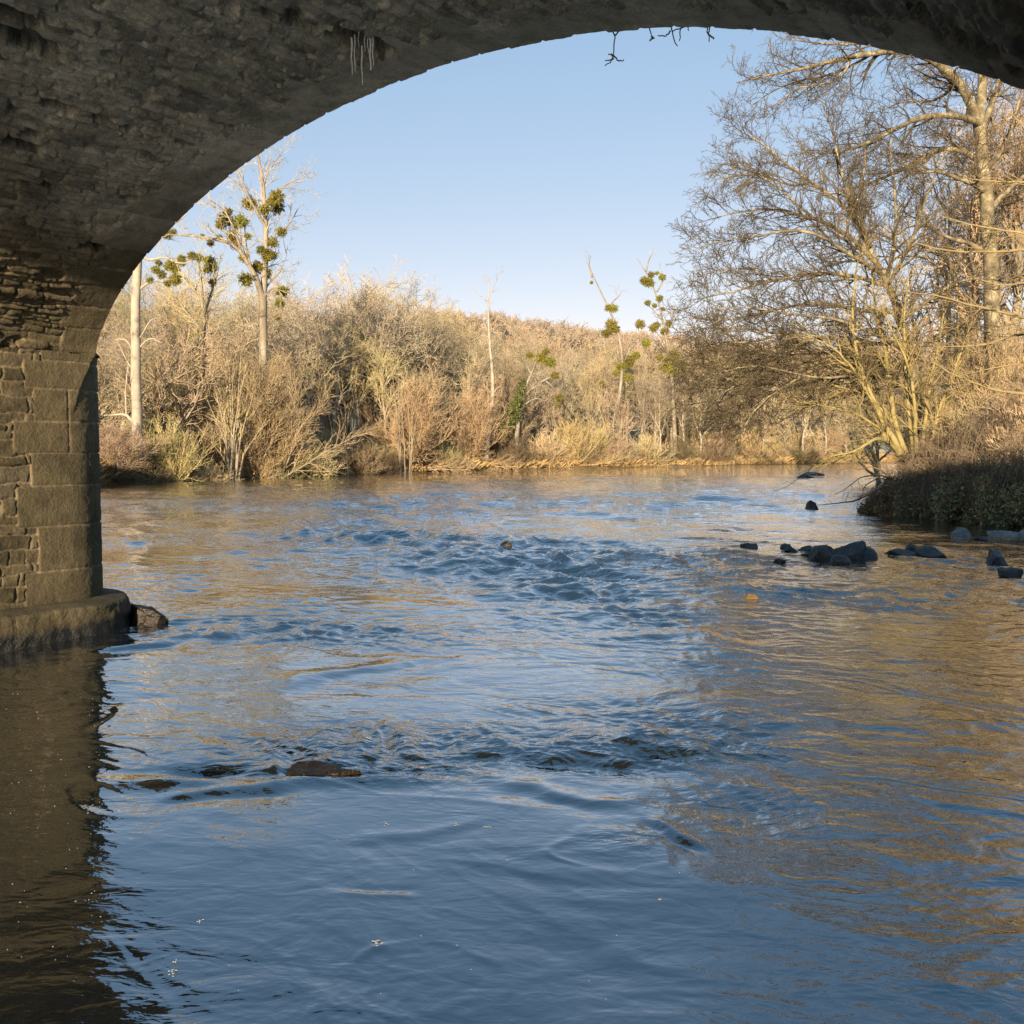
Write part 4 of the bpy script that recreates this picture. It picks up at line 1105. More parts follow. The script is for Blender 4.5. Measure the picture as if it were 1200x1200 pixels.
def bank_depth(px):
    return float(np.interp(px, [-100, 60, 118, 250, 400, 500, 620, 760, 860, 1000, 1200], [56, 62.6, 68.3, 79, 91, 103.7, 115.7, 130.8, 143, 158, 176]))
wood_tree('oak', 432, 116, 306, 'largest spreading oak on the skyline above the round rosy bush')
wood_tree('oak', 385, 106, 318, 'broad dark limbed oak just right of the mistletoe poplar')
wood_tree('ash', 492, 122, 348, 'rounded ash on the skyline left of the white birch')
wood_tree('low', 512, 118, 372, 'low crooked tree with arching pale limbs above the second rosy bush')
for row, (off, lo, kinds) in enumerate(((7, .3, ['alder', 'pale', 'pale', 'ash', 'low']), (15, .14, ['ash', 'pale', 'oak', 'alder']), (26, .05, ['ash', 'oak', 'pale', 'oak']), (42, .0, ['ash', 'oak', 'ash', 'pale']))):
    px = 72 + row * 6
    while px < 1000:
        D = bank_depth(px) + off * (1.25 if px > 500 else 1.0) + rng_t.uniform(-3, 3)
        sky = float(np.interp(px, SKY_X, SKY_Y))
        yt = sky + (540 - sky) * (lo + rng_t.uniform(0, .16)) + rng_t.uniform(0, 8) - (26 if px < 560 else 12)
        wood_tree(rng_t.choice(kinds), px, D, yt)
        px += rng_t.uniform(.7, 1.3) * 2900 / D * (1.15, 1.1, 1.05, .95)[row]

# mistletoe in the low crowns left of the poplar
def loose_balls():
    D = 82.0
    g = ground_at(236, D)
    w = lambda x, y, dd=0: at(x, y, D + dd)
    limbs = [([g, w(238, 440), w(240, 380), w(236, 330), w(232, 300)], (.3, .25, .2, .14, .06)), ([w(238, 360), w(222, 330), (w(205, 315)), w(196, 305)], (.12, .09, .06, .03)),
             ([w(239, 370), w(250, 335), w(256, 315), w(258, 300)], (.12, .09, .06, .03)), ([w(238, 390), w(218, 365), w(206, 350), w(198, 340)], (.1, .08, .05, .03))]
    balls = [(w(x, y), r * D / F_PX) for (x, y, r) in ((246, 306, 7), (250, 314, 5), (242, 315, 5), (206, 316, 5), (213, 304, 5), (204, 328, 6), (249, 331, 4.5), (225, 300, 5), (234, 302, 5), (197, 312, 5), (233, 391, 4), (213, 308, 4))]
    lv = [dict(dens=3, t0=.2, length=2.8, ang=.75, K=6, rr=.5, rtip=.017, rmax=.05, up=.2, curl=.24), dict(dens=3.5, t0=.15, length=1.2, ang=.7, K=4, rr=.6, rtip=.01, up=.2, curl=.2), dict(dens=4, t0=.1, length=.45, ang=.7, K=3, rr=.7, rtip=.009, curl=.2)]
    custom_tree('poplar_tree', 'bushy tree with yellow green mistletoe between the cream trunk and the tall poplar', 'tree', g, limbs, 35, lv, 'bark_grey', 'twig_tan', balls)
loose_balls()

# the wooded hill behind, one mass
def hill_wood():
    rng = np.random.default_rng(70)
    protos = []
    for k in range(4):
        _, _, L = tree_meshes(80 + k, 9, .2, 16, 4.2, .85, start=.2, up=.2, tip=.05, dens=(1.7, 2.6, 0), lens=(.42, .42, .42), last=3, twig='twig_tan')
        protos.append(join([tubes(*L[0], 4), tubes(*L[1], 3), tubes(*L[2], 3), tubes(*L[3], 3)]))
        for m in [m for m in bpy.data.meshes if m.users == 0]: bpy.data.meshes.remove(m)
    Vs, Fs, o, n = [], [], 0, 0
    for _ in range(6000):
        px = rng.uniform(40, 1240); D = bank_depth(px) + (rng.uniform(58, 190) if rng.random() < .35 else rng.uniform(172, 246))
        if px < 480 and rng.random() < .6: continue
        g = ground_at(px, D)
        V, Fq = protos[rng.integers(4)]
        g[2] -= 2.4
        s = rng.uniform(.75, 1.15); a = rng.uniform(0, 6.28)
        R = np.array([[math.cos(a), -math.sin(a), 0], [math.sin(a), math.cos(a), 0], [0, 0, 1]]) * s
        Vs.append(V @ R.T + g); Fs.append(Fq[0] + o); o += len(V); n += 1
        if n >= 760: break
    ob = link('hillside_wood', mesh('hillside_wood', np.concatenate(Vs), np.concatenate(Fs), M['twig_hill']))
    tag(ob, 'far rosy brown leafless wood covering the hillside on the skyline', 'wood', kind='stuff')
hill_wood()

def grass_strip():
    rng = np.random.default_rng(71)
    n = 26000
    px = rng.uniform(60, 1140, n); D = np.interp(px, [-100, 60, 118, 250, 400, 500, 620, 760, 860, 1000, 1200], [56, 62.6, 68.3, 79, 91, 103.7, 115.7, 130.8, 143, 158, 176]) + rng.uniform(0, 1, n) ** 1.7 * 16
    x = (px - 600) / F_PX * D
    z = land(x, D)
    ok = (z > .05) & (z < 3)
    tall = .35 + .5 * np.clip(pn2(x * .15, D * .15, 5) + .3, 0, 1)
    P = np.stack([x, D, z], -1)[ok]; tall = tall[ok]
    m = len(P)
    # each tuft: three bent blades
    V, Fq = [], []
    for k in range(3):
        a = rng.uniform(0, 6.28, m); w = rng.uniform(.025, .06, m); h = tall * rng.uniform(.6, 1.4, m)
        e = np.stack([np.cos(a) * w, np.sin(a) * w, np.zeros(m)], -1); ln = np.stack([rng.normal(size=m) * .4, rng.normal(size=m) * .4, np.ones(m)], -1) * h[:, None]
        b = P + rng.normal(size=(m, 3)) * np.array([.15, .15, 0])
        V.append(np.stack([b - e, b + e, b + e * .5 + ln * .6, b + ln * np.array([1.5, 1.5, 1])], 1).reshape(-1, 3))
        Fq.append(np.arange(4 * m).reshape(-1, 4) + 4 * m * k)
    ob = link('dry_grass', mesh('dry_grass', np.concatenate(V), np.concatenate(Fq), M['dry_grass']))
    tag(ob, 'dry orange grass fringing the sunlit far bank', 'grass', kind='stuff')
grass_strip()

# ---- the right bank
def big_right():
    D = 47.0
    g = ground_at(1168, D)
    w = lambda x, y, dd=0: at(x, y, D + dd)
    limbs = [([g, w(1165, 430), w(1162, 330), w(1158, 248), w(1150, 165), w(1146, 140)], (.52, .44, .41, .38, .34, .3)),
             ([w(1147, 145), w(1136, 112, -.5), w(1122, 92, -1), w(1109, 77, -1), w(1091, 63, -1.4), w(1060, 57, -1.8), w(1025, 60, -2), w(990, 67, -2.2), w(955, 79, -2.4), w(920, 84, -2.4), w(885, 91, -2.5), w(863, 97, -2.5)], (.27, .24, .22, .2, .18, .16, .14, .12, .1, .075, .05, .025)),
             ([w(1147, 145), w(1152, 95, .5), w(1150, 55, .8), w(1160, 0, 1), w(1158, -60, 1)], (.28, .24, .2, .15, .08)),
             ([w(1150, 150), w(1168, 110, 1), w(1178, 70, 1.6), w(1200, 20, 2)], (.2, .16, .13, .08)),
             ([w(1151, 146), w(1130, 136, -1), w(1112, 132, -1.5), w(1077, 136, -2), w(1046, 153, -2.4), w(1004, 174, -2.8), w(975, 184, -3), w(940, 178, -3)], (.2, .17, .15, .13, .1, .08, .05, .025)),
             ([w(1153, 190), w(1130, 176, .8), w(1108, 171, 1), w(1090, 178, 1.2), w(1075, 193, 1.4), w(1046, 203, 1.5), w(1018, 217, 1.6), w(990, 222, 1.6)], (.2, .16, .14, .12, .1, .08, .05, .025)),
             ([w(1156, 225), w(1140, 214, -.8), w(1123, 209, -1), w(1097, 199, -1.2), w(1065, 205, -1.4), w(1045, 215, -1.5)], (.15, .12, .1, .08, .05, .025)),
             ([w(1159, 300), w(1140, 285, -.5), w(1110, 280, -1), w(1085, 262, -1.2), w(1060, 250, -1.4)], (.14, .11, .09, .06, .025)),
             ([w(997, 68, -2.2), w(990, 88, -2.2), w(970, 98, -2.2), w(948, 100, -2.2), w(930, 105, -2.2), w(912, 122, -2.2)], (.07, .06, .05, .045, .035, .02)),
             ([w(1025, 60, -2), w(1000, 78, -1.6), w(965, 90, -1.6), w(930, 96, -1.4), (w(905, 105, -1.4)), w(880, 125, -1.4)], (.08, .065, .055, .045, .03, .018)),
             ([w(1040, 58, -2), w(1015, 50, -2), w(985, 52, -2.2), w(950, 50, -2.4), w(915, 45, -2.4)], (.08, .065, .05, .035, .018)),
             ([w(1158, 250), w(1178, 225, .6), w(1200, 205, 1), w(1235, 190, 1)], (.17, .14, .11, .06)),
             ([w(1156, 200), w(1172, 180, -1), w(1186, 150, -1.5), w(1196, 110, -2)], (.14, .11, .08, .04)),
             ([w(1122, 92, -1), w(1108, 112, .6), w(1090, 120, 1), w(1060, 118, 1.4), w(1030, 130, 1.6)], (.1, .08, .06, .04, .02)),
             ([w(1150, 80, .6), w(1130, 50, .8), w(1105, 20, 1), w(1080, -10, 1)], (.15, .12, .09, .05)),
             ([w(1163, 350), w(1180, 330, .3), w(1205, 320, .6), w(1240, 300, .8)], (.13, .1, .08, .04))]
    lv = [dict(dens=2.8, t0=.08, length=2.5, ang=.8, K=8, rr=.5, rtip=.013, rmax=.06, up=.16, curl=.17), dict(dens=3.4, t0=.12, length=1.2, ang=.75, K=6, rr=.6, rtip=.011, up=.12, curl=.18), dict(dens=4.8, t0=.12, length=.55, ang=.75, K=4, rr=.65, rtip=.0095, up=.08, curl=.2), dict(dens=6.5, t0=.15, length=.25, ang=.75, K=3, rr=.7, rtip=.008, curl=.2)]
    custom_tree('oak_tree', 'tall thick trunked bare oak on the right bank reaching above the arch', 'tree', g, limbs, 101, lv, 'bark_lichen', 'twig_near', sides=12, thin=.84, keep_trunk=slice(1, None))
big_right()

def spreading_right():
    D = 43.0
    g = ground_at(1078, D)
    w = lambda x, y, dd=0: at(x, y, D + dd)
    limbs = [([g, w(1076, 480), w(1066, 410), w(1048, 350), w(1034, 316)], (.34, .3, .26, .22, .19)),
             ([w(1034, 318), w(1012, 290, -.6), w(984, 266, -1), w(950, 254, -1.3), w(900, 243, -1.6), w(860, 248, -1.8), w(832, 258, -1.9)], (.15, .13, .11, .09, .07, .045, .02)),
             ([w(1030, 312), w(1000, 250, .6), w(972, 226, .9), w(948, 214, 1), w(918, 188, 1.3), w(885, 160, 1.5), w(858, 150, 1.6)], (.15, .13, .11, .09, .07, .045, .02)),
             ([w(1020, 290), w(1000, 240, 0), w(985, 200, .3), w(976, 155, .5), w(962, 115, .6)], (.14, .11, .08, .05, .02)),
             ([w(1034, 322), w(1000, 300, -1.5), w(950, 268, -2), w(918, 267, -2.3), w(892, 280, -2.5), w(855, 278, -2.6), w(815, 292, -2.7)], (.14, .12, .1, .08, .06, .04, .02)),
             ([w(1040, 335), w(1000, 322, -.6), w(958, 318, -1), w(905, 328, -1.4), w(850, 345, -1.7), w(803, 352, -1.9)], (.14, .11, .09, .07, .045, .02)),
             ([w(1052, 365), w(1010, 365, .5), w(960, 352, .8), w(910, 362, 1), w(850, 378, 1.3), w(800, 372, 1.4)], (.14, .11, .09, .06, .04, .02)),
             ([w(1062, 400), w(1020, 405, -.8), w(970, 395, -1.2), w(915, 392, -1.6), w(860, 382, -1.9), w(808, 386, -2)], (.14, .11, .09, .06, .04, .02)),
             ([w(1068, 430), w(1030, 428, -.6), w(965, 428, -1), w(915, 440, -1.3), w(866, 443, -1.6), w(838, 466, -1.8), w(814, 492, -1.9)], (.15, .12, .1, .08, .06, .045, .02)),
             ([w(1068, 440), w(1035, 445, .6), w(980, 440, 1), w(930, 455, 1.3), w(880, 462, 1.6), w(850, 490, 1.8)], (.13, .1, .08, .06, .04, .02)),
             ([w(1038, 330), w(1050, 285, .6), w(1050, 230, 1), w(1042, 180, 1.2), w(1046, 140, 1.2)], (.14, .11, .08, .05, .02)),
             ([w(1040, 335), w(1066, 290, -.8), (w(1082, 240, -1)), w(1098, 200, -1.2), w(1112, 165, -1.3)], (.13, .1, .08, .05, .02)),
             ([w(948, 214, 1), w(930, 220, 1.4), w(900, 205, 1.6), w(865, 205, 1.8), w(836, 212, 1.8)], (.08, .06, .05, .03, .018)),
             ([w(1000, 250, .6), w(1010, 215, 1), w(1015, 180, 1.2), w(1005, 140, 1.4)], (.09, .07, .05, .02)),
             ([w(950, 254, -1.3), w(920, 225, -1.5), w(890, 205, -1.6), w(850, 190, -1.7)], (.07, .055, .04, .018)),
             ([w(905, 328, -1.4), w(880, 315, -1.6), w(850, 315, -1.7), w(815, 325, -1.8)], (.06, .045, .03, .018)),
             ([w(1055, 375), w(1090, 350, -.6), w(1120, 330, -1), w(1150, 325, -1)], (.12, .09, .06, .03)),
             ([w(1066, 420), w(1100, 390, .4), w(1130, 380, .6), w(1160, 390, .6)], (.11, .08, .05, .03)),
             ([w(866, 443, -1.6), w(850, 440, -1.8), w(820, 425, -2), w(800, 430, -2)], (.05, .04, .03, .015)),
             ([w(965, 428, -1), w(925, 418, -1.4), w(880, 412, -1.8), w(840, 428, -2), w(812, 452, -2.2)], (.07, .06, .05, .035, .015)),
             ([w(970, 395, -1.2), w(930, 410, -.4), w(885, 432, .2), w(852, 455, .4), w(836, 482, .5)], (.07, .06, .05, .035, .015)),
             ([w(930, 455, 1.3), w(895, 448, 1.8), w(860, 462, 2.2), w(832, 478, 2.4), w(820, 500, 2.5)], (.06, .05, .04, .03, .015)),
             ([w(915, 392, -1.6), w(880, 402, -2), w(842, 400, -2.4), w(806, 412, -2.6), w(790, 436, -2.6)], (.06, .05, .04, .03, .015)),
             ([w(940, 440, -2.6), w(905, 462, -2.4), w(880, 485, -2.2), w(868, 508, -2.2)], (.06, .05, .035, .015)),
             ([w(1066, 415), w(1025, 390, -1.6), w(980, 372, -2.2), w(930, 370, -2.6), w(880, 358, -3), w(830, 362, -3.2)], (.12, .1, .08, .06, .04, .02)),
             ([w(1070, 450), w(1030, 455, 1.2), w(985, 462, 1.8), w(940, 478, 2.2), w(905, 500, 2.4)], (.12, .1, .08, .05, .02)),
             ([w(1068, 425), w(1020, 418, 1.6), w(970, 412, 2.4), w(910, 418, 3), w(850, 408, 3.4), w(812, 416, 3.6)], (.12, .1, .08, .06, .04, .02)),
             ([w(1066, 425), w(1010, 440, -2), w(950, 445, -2.6), w(890, 425, -3), w(845, 432, -3.2), w(822, 448, -3.2)], (.11, .09, .07, .05, .035, .02)),
             ([w(915, 440, -1.3), w(890, 470, -1.6), w(872, 490, -1.7), w(865, 515, -1.8)], (.055, .045, .03, .015))]
    lv = [dict(dens=3.7, t0=.08, length=2.2, ang=.75, K=8, rr=.5, rtip=.012, rmax=.045, up=.1, curl=.15), dict(dens=4.4, t0=.1, length=1.15, ang=.7, K=6, rr=.6, rtip=.0105, up=.08, curl=.16), dict(dens=5.4, t0=.12, length=.5, ang=.7, K=4, rr=.65, rtip=.009, up=.05, curl=.18), dict(dens=6.5, t0=.15, length=.24, ang=.75, K=3, rr=.7, rtip=.008, curl=.2)]
    custom_tree('oak_tree', 'wide bare tree spreading left over the river from the right bank', 'tree', g, limbs, 102, lv, 'bark_lichen', 'twig_near', sides=9, leaves=.012, thin=.74)
spreading_right()

def mossy():
    D = 41.0
    g = ground_at(1064, D)
    w = lambda x, y, dd=0: at(x, y, D + dd)
    b = lambda x, y=532: w(x, y)
    limbs = [([b(1056), w(1028, 480), w(1006, 430), w(998, 385), w(1000, 330), w(1006, 300)], (.16, .14, .11, .08, .05, .02)),
             ([b(1062), w(1047, 495), w(1040, 415, .3), w(1026, 372, .4), w(1020, 300, .5)], (.15, .12, .09, .06, .02)),
             ([b(1080), w(1087, 465, .5), w(1101, 402, .8), w(1112, 330, 1)], (.11, .09, .06, .02)),
             ([w(1028, 480), w(1005, 440, -.5), w(984, 413, -.8), w(962, 398, -1), w(935, 392, -1)], (.09, .08, .06, .04, .02)),
             ([b(1074), w(1072, 470, -.4), w(1064, 420, -.6), w(1046, 392, -.8), (w(1030, 350, -.8))], (.12, .1, .07, .05, .02)),
             ([b(1052), w(1030, 500, -.4), w(1000, 482, -.8), w(965, 476, -1), w(930, 470, -1.2)], (.1, .08, .06, .04, .02)),
             ([b(1070), w(1062, 450, .3), w(1058, 380, .5), w(1066, 310, .6)], (.12, .09, .06, .02)),
             ([b(1088), w(1100, 480, 0), w(1120, 430, 0), w(1138, 380, 0)], (.1, .08, .05, .02)),
             ([b(1053), w(1040, 515, -.6), w(1025, 512, -.9), w(1012, 524, -1), w(1000, 530, -1.1), w(976, 534, -1.2)], (.11, .1, .09, .075, .06, .03)),
             ([w(1040, 415, .3), w(1056, 380, .6), w(1062, 340, .8)], (.08, .05, .02)),
             ([w(1047, 495), w(1018, 462, .4), w(990, 455, .6), w(955, 445, .6)], (.08, .06, .04, .02))]
    lv = [dict(dens=3.6, t0=.12, length=1.7, ang=.6, K=6, rr=.5, rtip=.011, rmax=.03, up=.12, curl=.2), dict(dens=4.6, t0=.12, length=.85, ang=.65, K=4, rr=.6, rtip=.009, up=.08, curl=.22), dict(dens=5.5, t0=.12, length=.36, ang=.7, K=3, rr=.65, rtip=.0075, curl=.2)]
    custom_tree('multi_stem_tree', 'yellow mossy tree of several leaning stems at the water on the right bank', 'tree', g, limbs, 103, lv, 'bark_moss', 'twig_moss', sides=9, thin=.75)
mossy()

def edge_tree():
    D = 33.0
    g = ground_at(1275, D)
    w = lambda x, y, dd=0: at(x, y, D + dd)
    limbs = [([g, w(1272, 450), w(1268, 350), w(1262, 250), w(1255, 150)], (.2, .17, .14, .1, .05)),
             ([w(1268, 330), w(1235, 300, -.3), w(1200, 290, -.6), w(1158, 297, -.9), w(1095, 293, -1.3), w(1062, 281, -1.5)], (.08, .06, .05, .035, .025, .01)),
             ([w(1268, 310), w(1230, 280, .3), w(1200, 272, .5), w(1158, 268, .8), w(1116, 258, 1), w(1096, 250, 1.2)], (.07, .05, .04, .03, .02, .01)),
             ([w(1270, 420), w(1235, 385, -.4), w(1200, 371, -.8), w(1147, 360, -1.2), w(1095, 345, -1.5), w(1058, 341, -1.8)], (.08, .06, .05, .035, .025, .01)),
             ([w(1272, 440), w(1235, 395, .5), w(1200, 388, .8), w(1158, 405, 1), w(1095, 406, 1.4)], (.07, .05, .04, .025, .01)),
             ([w(1273, 470), w(1230, 465, -.2), w(1200, 462, -.4), w(1151, 455, -.6), w(1095, 427, -1), w(1068, 412, -1.2)], (.08, .06, .05, .035, .02, .01)),
             ([w(1262, 260), w(1230, 225, 0), w(1200, 212, 0), w(1165, 214, .2), w(1130, 208, .2)], (.06, .05, .035, .02, .01)),
             ([w(1262, 240), w(1225, 180, .5), w(1200, 150, .6), w(1180, 128, .6)], (.06, .045, .03, .01)),
             ([w(1272, 445), w(1240, 430, -.6), w(1200, 425, -1), w(1160, 432, -1.2), w(1125, 440, -1.4)], (.06, .045, .035, .02, .01)),
             ([w(1268, 350), w(1240, 335, .2), w(1210, 330, .2), w(1170, 335, .4), w(1130, 322, .5)], (.06, .045, .035, .02, .01))]
    lv = [dict(dens=4.2, t0=.2, length=1.15, ang=.5, K=6, rr=.5, rtip=.007, rmax=.02, up=.05, curl=.14), dict(dens=4, t0=.15, length=.45, ang=.6, K=4, rr=.6, rtip=.005, up=.03, curl=.18)]
    custom_tree('hazel_tree', 'pale golden branches reaching in from a hazel beyond the right frame edge', 'tree', g, limbs, 104, lv, 'twig_hazel', 'twig_hazel', sides=6, keep_trunk=slice(1, None))
edge_tree()

# trees and undergrowth behind and along the right bank
for k, (kind, px, D, yt, lb) in enumerate((('ash', 1128, 56, 40, 'tall upright ash just behind the thick right oak'), ('ash', 1188, 52, 30, 'tall pale ash at the right frame edge behind the thick oak'), ('pale', 1100, 62, 150, 'pale crooked tree behind the spreading right tree'),
                              ('oak', 1225, 60, 90, 'broad oak beyond the right frame edge'), ('alder', 1075, 66, 260, 'narrow alder far behind the yellow mossy stems'), ('alder', 1150, 64, 220, 'narrow alder behind the thick right oak trunk'), ('low', 1120, 54, 330, 'low reddish tree behind the sunlit bank scrub'),
                              ('low', 1185, 50, 340, 'low reddish tree at the right edge above the bramble bank'), ('pale', 1280, 45, 60, 'pale tree outside the right edge of the view'), ('low', 1030, 72, 400, 'low tree on the point behind the yellow mossy stems'))):
    wood_tree(kind, px, D, yt, lb)
for k, (kind, px, D, s, lb) in enumerate((('gold', 1105, 42, .8, 'golden twig bush behind the bramble bank beside the mossy stems'), ('brown', 1135, 40, .95, 'brown bush on top of the bramble bank below the thick oak'), ('brown', 1165, 41, 1.15, 'tall brown bush against the thick oak trunk'), ('rosy', 1190, 38, .75, 'rosy bush on the bank top at the right frame edge'),
                                          ('gold', 1175, 44, 1.2, 'golden bush behind the rosy bank top bush'), ('scrub', 1090, 39.5, 1.0, 'dark scrub at the foot of the mossy stems'), ('brown', 1210, 36, 1.0, 'brown bush cut by the right frame edge'), ('big', 1140, 48, .9, 'big tan thicket behind the thick oak trunk'), ('big', 1200, 46, .95, 'big tan thicket at the right frame edge'), ('big', 1095, 50, .75, 'big tan thicket behind the mossy stems'))):
    shrub(kind, px, D, s, lb, 'bushes on the right bank')

def mound(seed, rx, ry, rz, n, size=.05, mat='bramble', canes=80):
    """a heap of trailing bramble and ivy: leaf clumps of uneven size, arching canes, dead leaves"""
    rng = np.random.default_rng(seed)
    nc = 46
    C = nrm(rng.normal(size=(nc, 3))) * np.array([rx, ry, rz]) * rng.uniform(.35, 1.12, (nc, 1)); C[:, 2] = np.abs(C[:, 2]) * rng.uniform(.6, 1.1, nc)
    cr = rng.uniform(.1, .34, nc)
    w = rng.choice(nc, n, p=cr ** 2 / np.sum(cr ** 2)); d = nrm(rng.normal(size=(n, 3)))
    P = C[w] + d * (cr[w] * rng.uniform(.35, 1.1, n))[:, None] * np.array([rx, ry, rz]) * .85
    m = n // 3; a = rng.uniform(0, 6.28, m)
    hang = np.abs(pn2(a * 3, np.full(m, seed * 1.7), seed)) + .25
    Q = np.stack([np.cos(a) * rx * rng.uniform(.7, 1.12, m), np.sin(a) * ry * rng.uniform(.7, 1.12, m), (rng.uniform(-.2, 1, m) * hang) * rz], -1)
    P = np.concatenate([P, Q]); P = P + .05 * rng.normal(size=P.shape)
    dead = (vn3(P * 1.6 + seed, seed) + .5 * rng.normal(size=len(P))) > .62
    lv = leaf_quads(rng, P[~dead], size, .6, np.array([0, -.4, .5])); ld = leaf_quads(rng, P[dead], size * .9, .5)
    st = np.zeros((canes, 8, 3)); a = rng.uniform(0, 6.28, canes); L = rng.uniform(.6, 1.4, canes); hh = rng.uniform(.7, 1.35, canes)
    for k in range(8):
        t = k / 7
        st[:, k] = np.stack([np.cos(a) * rx * L * t, np.sin(a) * ry * L * t, rz * (hh * np.sin(t * 2.7))], -1) + .06 * rng.normal(size=(canes, 3)) * (k > 0)
    R = np.full((canes, 8), .012) * np.linspace(1, .4, 8)
    tw = spawn(rng, st, R, dens=3.2, t0=.25, length=.6, ang=.7, K=4, rr=.6, rtip=.006, curl=.22)
    t2 = spawn(rng, *tw, dens=2.5, t0=.2, length=.22, ang=.7, K=3, rr=.7, rtip=.005, curl=.2)
    return mesh('canes', *join([tubes(st, R, 4), tubes(*tw, 3), tubes(*t2, 3)]), M['twig_bramble']), mesh('foliage', *lv, M[mat]), mesh('dead_leaves', *ld, M['dead_leaf'])
mounds = [(1036, 39.6, .8, .8, .7, 'leftmost low bramble mound at the tip of the right bank'), (1062, 38.6, 1.0, 1.2, 1.35, 'dark bramble mound under the yellow mossy stems'), (1092, 37.0, 1.15, 1.2, 1.55, 'shaded bramble mound left of the middle of the right bank'),
          (1118, 35.6, .9, 1.1, 1.25, 'low shaded bramble mound in the middle of the right bank'), (1146, 34.6, 1.25, 1.4, 1.8, 'shaded ivy and bramble mound right of the middle of the bank'), (1176, 33.4, 1.0, 1.2, 1.45, 'dark bramble mound beside the right frame edge'), (1208, 32.2, 1.4, 1.4, 2.0, 'bramble mound cut by the right frame edge'),
          (1108, 38.2, 1.2, 1.1, 2.1, 'taller bramble mound behind the middle of the right bank'), (1160, 36.6, 1.3, 1.2, 2.5, 'tall bramble mound behind the shaded ivy mound'), (1196, 35.6, 1.0, 1.1, 2.2, 'tall bramble mound behind the right frame edge mound')]
for k, (px, D, rx, ry, rz, lb) in enumerate(mounds):
    a, b, c = mound(500 + k, rx, ry, rz, 10000, .06)
    g = ground_at(px, D); g[2] = max(0., min(g[2], .5)) - .1
    plant('bramble_bush', lb, 'bush', [('canes', a), ('foliage', b), ('dead_leaves', c)], g, 0, 1, 'bramble mounds on the right bank')

def dead_branch():
    D = 38.5
    w = lambda x, y, dd=0: at(x, y, D + dd)
    g = w(1040, 575)
    limbs = [([w(1046, 566), w(1020, 578), w(1000, 588), (w(980, 590)), w(958, 592)], (.04, .035, .03, .02, .01)), ([w(1046, 560), w(1024, 556), w(1005, 560), w(990, 575), w(978, 580)], (.035, .03, .02, .015, .008)),
             ([w(1040, 556), w(1022, 545, .3), w(1008, 552, .4), w(994, 545, .5), w(980, 556, .5)], (.035, .025, .02, .014, .008)), ([w(1030, 560), w(1012, 570), w(1010, 582), w(1004, 592)], (.025, .02, .014, .008)),
             ([w(960, 535, -.6), w(948, 552, -.6), w(930, 566, -.6), w(912, 575, -.6)], (.015, .013, .01, .006))]
    lv = [dict(dens=2.2, t0=.2, length=.7, ang=.8, K=5, rr=.5, rtip=.007, up=-.05, curl=.25), dict(dens=3.5, t0=.15, length=.3, ang=.8, K=3, rr=.6, rtip=.005, curl=.2)]
    custom_tree('fallen_branch', 'dead twiggy branch trailing over the water at the tip of the right bank', 'branch', g, limbs, 105, lv, 'twig_dark', 'twig_dark', sides=5)
dead_branch()

# dead creeper ends hanging over the edge of the arch
hang = [('longest dead creeper end hanging below the arch edge', [[(717, 18), (717, 28), (721, 38), (721, 50), (719, 62), (719, 69), (714, 75), (709, 77)], [(721, 41), (726, 35), (730, 30), (735, 20)], [(719, 65), (723, 70), (727, 72), (731, 70)], [(719, 68), (715, 71), (709, 71)], [(719, 66), (716, 64), (713, 64)]]),
        ('short single dead stalk hanging from the arch edge right of the longest', [[(761, 16), (761, 30), (763, 39), (765, 45)], [(765, 45), (763, 46), (761, 48)], [(764, 43), (767, 45)]]),
        ('bent dead creeper tangle hanging from the arch edge', [[(787, 14), (787, 36), (789, 45), (794, 54)], [(786, 36), (783, 40), (780, 42), (771, 42)], [(804, 16), (800, 30), (797, 33), (797, 42), (796, 48)], [(805, 16), (804, 31), (796, 34), (788, 37)], [(806, 18), (807, 36)]]),
        ('small forked dead stalk rightmost under the arch edge', [[(826, 16), (828, 30), (830, 40), (831, 49)], [(831, 18), (831, 33), (830, 40)], [(830, 40), (833, 43), (837, 45)]])]
for k, (lb, strands) in enumerate(hang):
    bb = B0 + .18
    base = on_b(*strands[0][0], bb)
    parts = []
    rg = np.random.default_rng(600 + k)
    for s in strands:
        P = np.array([on_b(x, y, bb + .03 * rg.normal()) for x, y in s]) - base
        L, R = spline(P, (.0075, .006, .0045), 12)
        L[1:-1] += rg.normal(size=L[1:-1].shape) * .004
        parts.append(tubes(L[None], R[None], 6))
    # the creeper's root runs up the face to the parapet
    L, R = spline(np.array([[0, 0, 0], [0.02, .0, .5], [0.0, .01, 1.1]]), (.008, .011), 8)
    parts.append(tubes(L[None], R[None], 6))
    o = link('creeper', mesh('creeper', *join(parts), M['twig_dark']), None, base)
    tag(o, lb, 'creeper', 'dead creeper ends hanging from the arch')

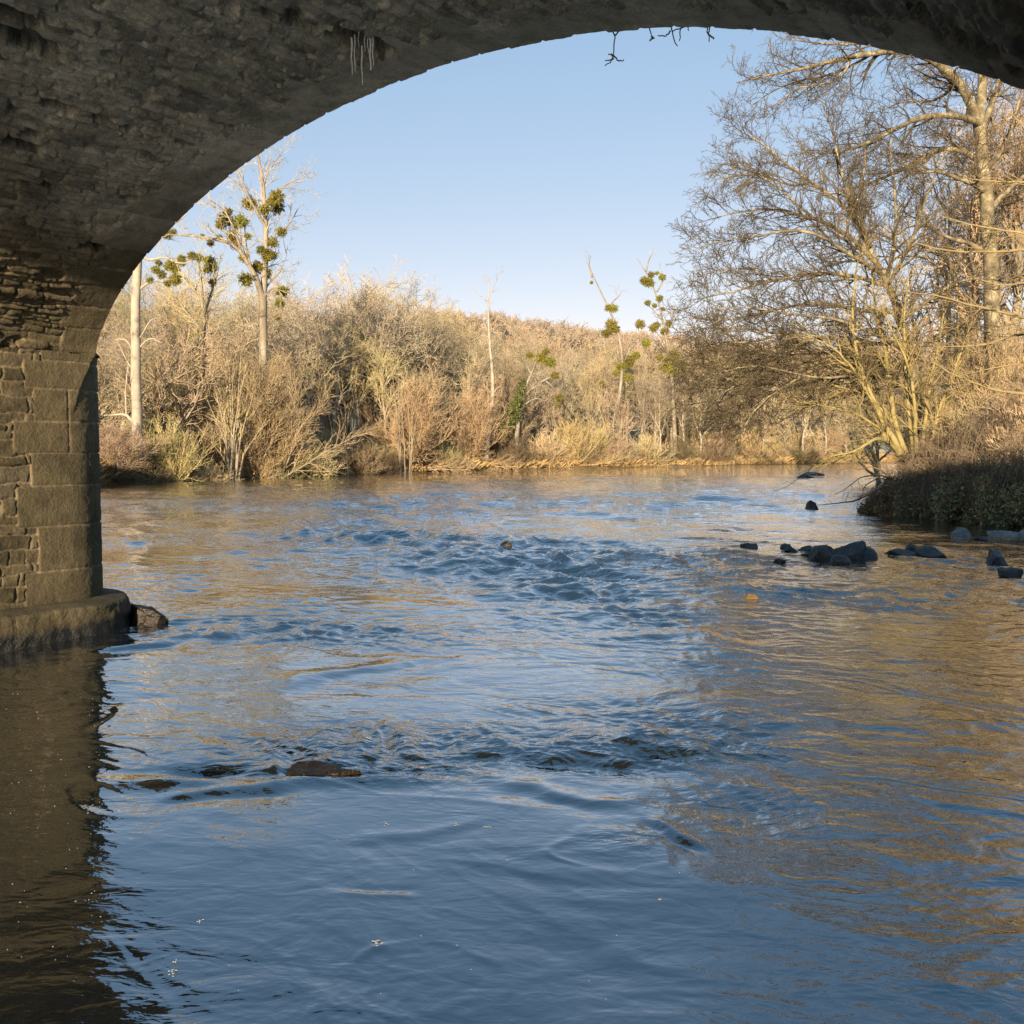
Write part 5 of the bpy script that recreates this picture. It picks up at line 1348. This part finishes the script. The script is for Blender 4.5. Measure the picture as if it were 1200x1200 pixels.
# small fern growing in the pier's joint
def fern():
    rng = np.random.default_rng(88)
    g = on_b(109, 592, 8.25)
    P = rng.normal(size=(60, 3)) * np.array([.03, .03, .07])
    o = link('wall_plant', mesh('wall_plant', *leaf_quads(rng, P, .022, .5), M['ivy']), None, g)
    tag(o, 'tiny green plant growing from a joint of the left pier', 'plant')
fern()

# ------------------------------------------------------------------ light
SUN_AZ, SUN_EL = 191.5, 10.5
w = bpy.data.worlds.new('World'); SC.world = w; w.use_nodes = True
nt = w.node_tree
sky = nt.nodes.new('ShaderNodeTexSky'); sky.sky_type = 'NISHITA'; sky.sun_disc = False
sky.sun_elevation = math.radians(SUN_EL); sky.sun_rotation = math.radians(SUN_AZ)
sky.air_density = 1.0; sky.dust_density = 0.1; sky.ozone_density = 1.0; sky.altitude = 100
hs = nt.nodes.new('ShaderNodeMix'); hs.data_type = 'RGBA'; hs.blend_type = 'MULTIPLY'; hs.inputs['Factor'].default_value = 1
hs.inputs['B'].default_value = (.82, .50, .42, 1)
hz = nt.nodes.new('ShaderNodeMix'); hz.data_type = 'RGBA'; hz.blend_type = 'ADD'; hz.inputs['Factor'].default_value = 1      # pale even blue under the clear air's own gradient
hz.inputs['B'].default_value = (.3, 1.25, 2.15, 1)
nt.links.new(sky.outputs[0], hs.inputs['A']); nt.links.new(hs.outputs['Result'], hz.inputs['A']); nt.links.new(hz.outputs['Result'], nt.nodes['Background'].inputs[0])
nt.nodes['Background'].inputs[1].default_value = 0.097
sd = bpy.data.lights.new('sun', 'SUN'); sd.energy = 5.0; sd.angle = math.radians(.53); sd.color = (1.0, .81, .57)
so = bpy.data.objects.new('sun', sd); COL.objects.link(so)
so.rotation_euler = (math.radians(90 - SUN_EL), 0, math.radians(180 - SUN_AZ))
so.location = (0, -20, 30)

SC.view_settings.view_transform = 'Standard'
SC.view_settings.look = 'None'
SC.view_settings.exposure = 1.05
SC.view_settings.gamma = 1.0
SC.render.engine = 'CYCLES'
SC.cycles.max_bounces = 8
SC.cycles.diffuse_bounces = 4
SC.cycles.use_denoising = True
SC.cycles.denoising_prefilter = 'NONE'
print('SCRIPT SECONDS', round(time.time() - T_START, 1))
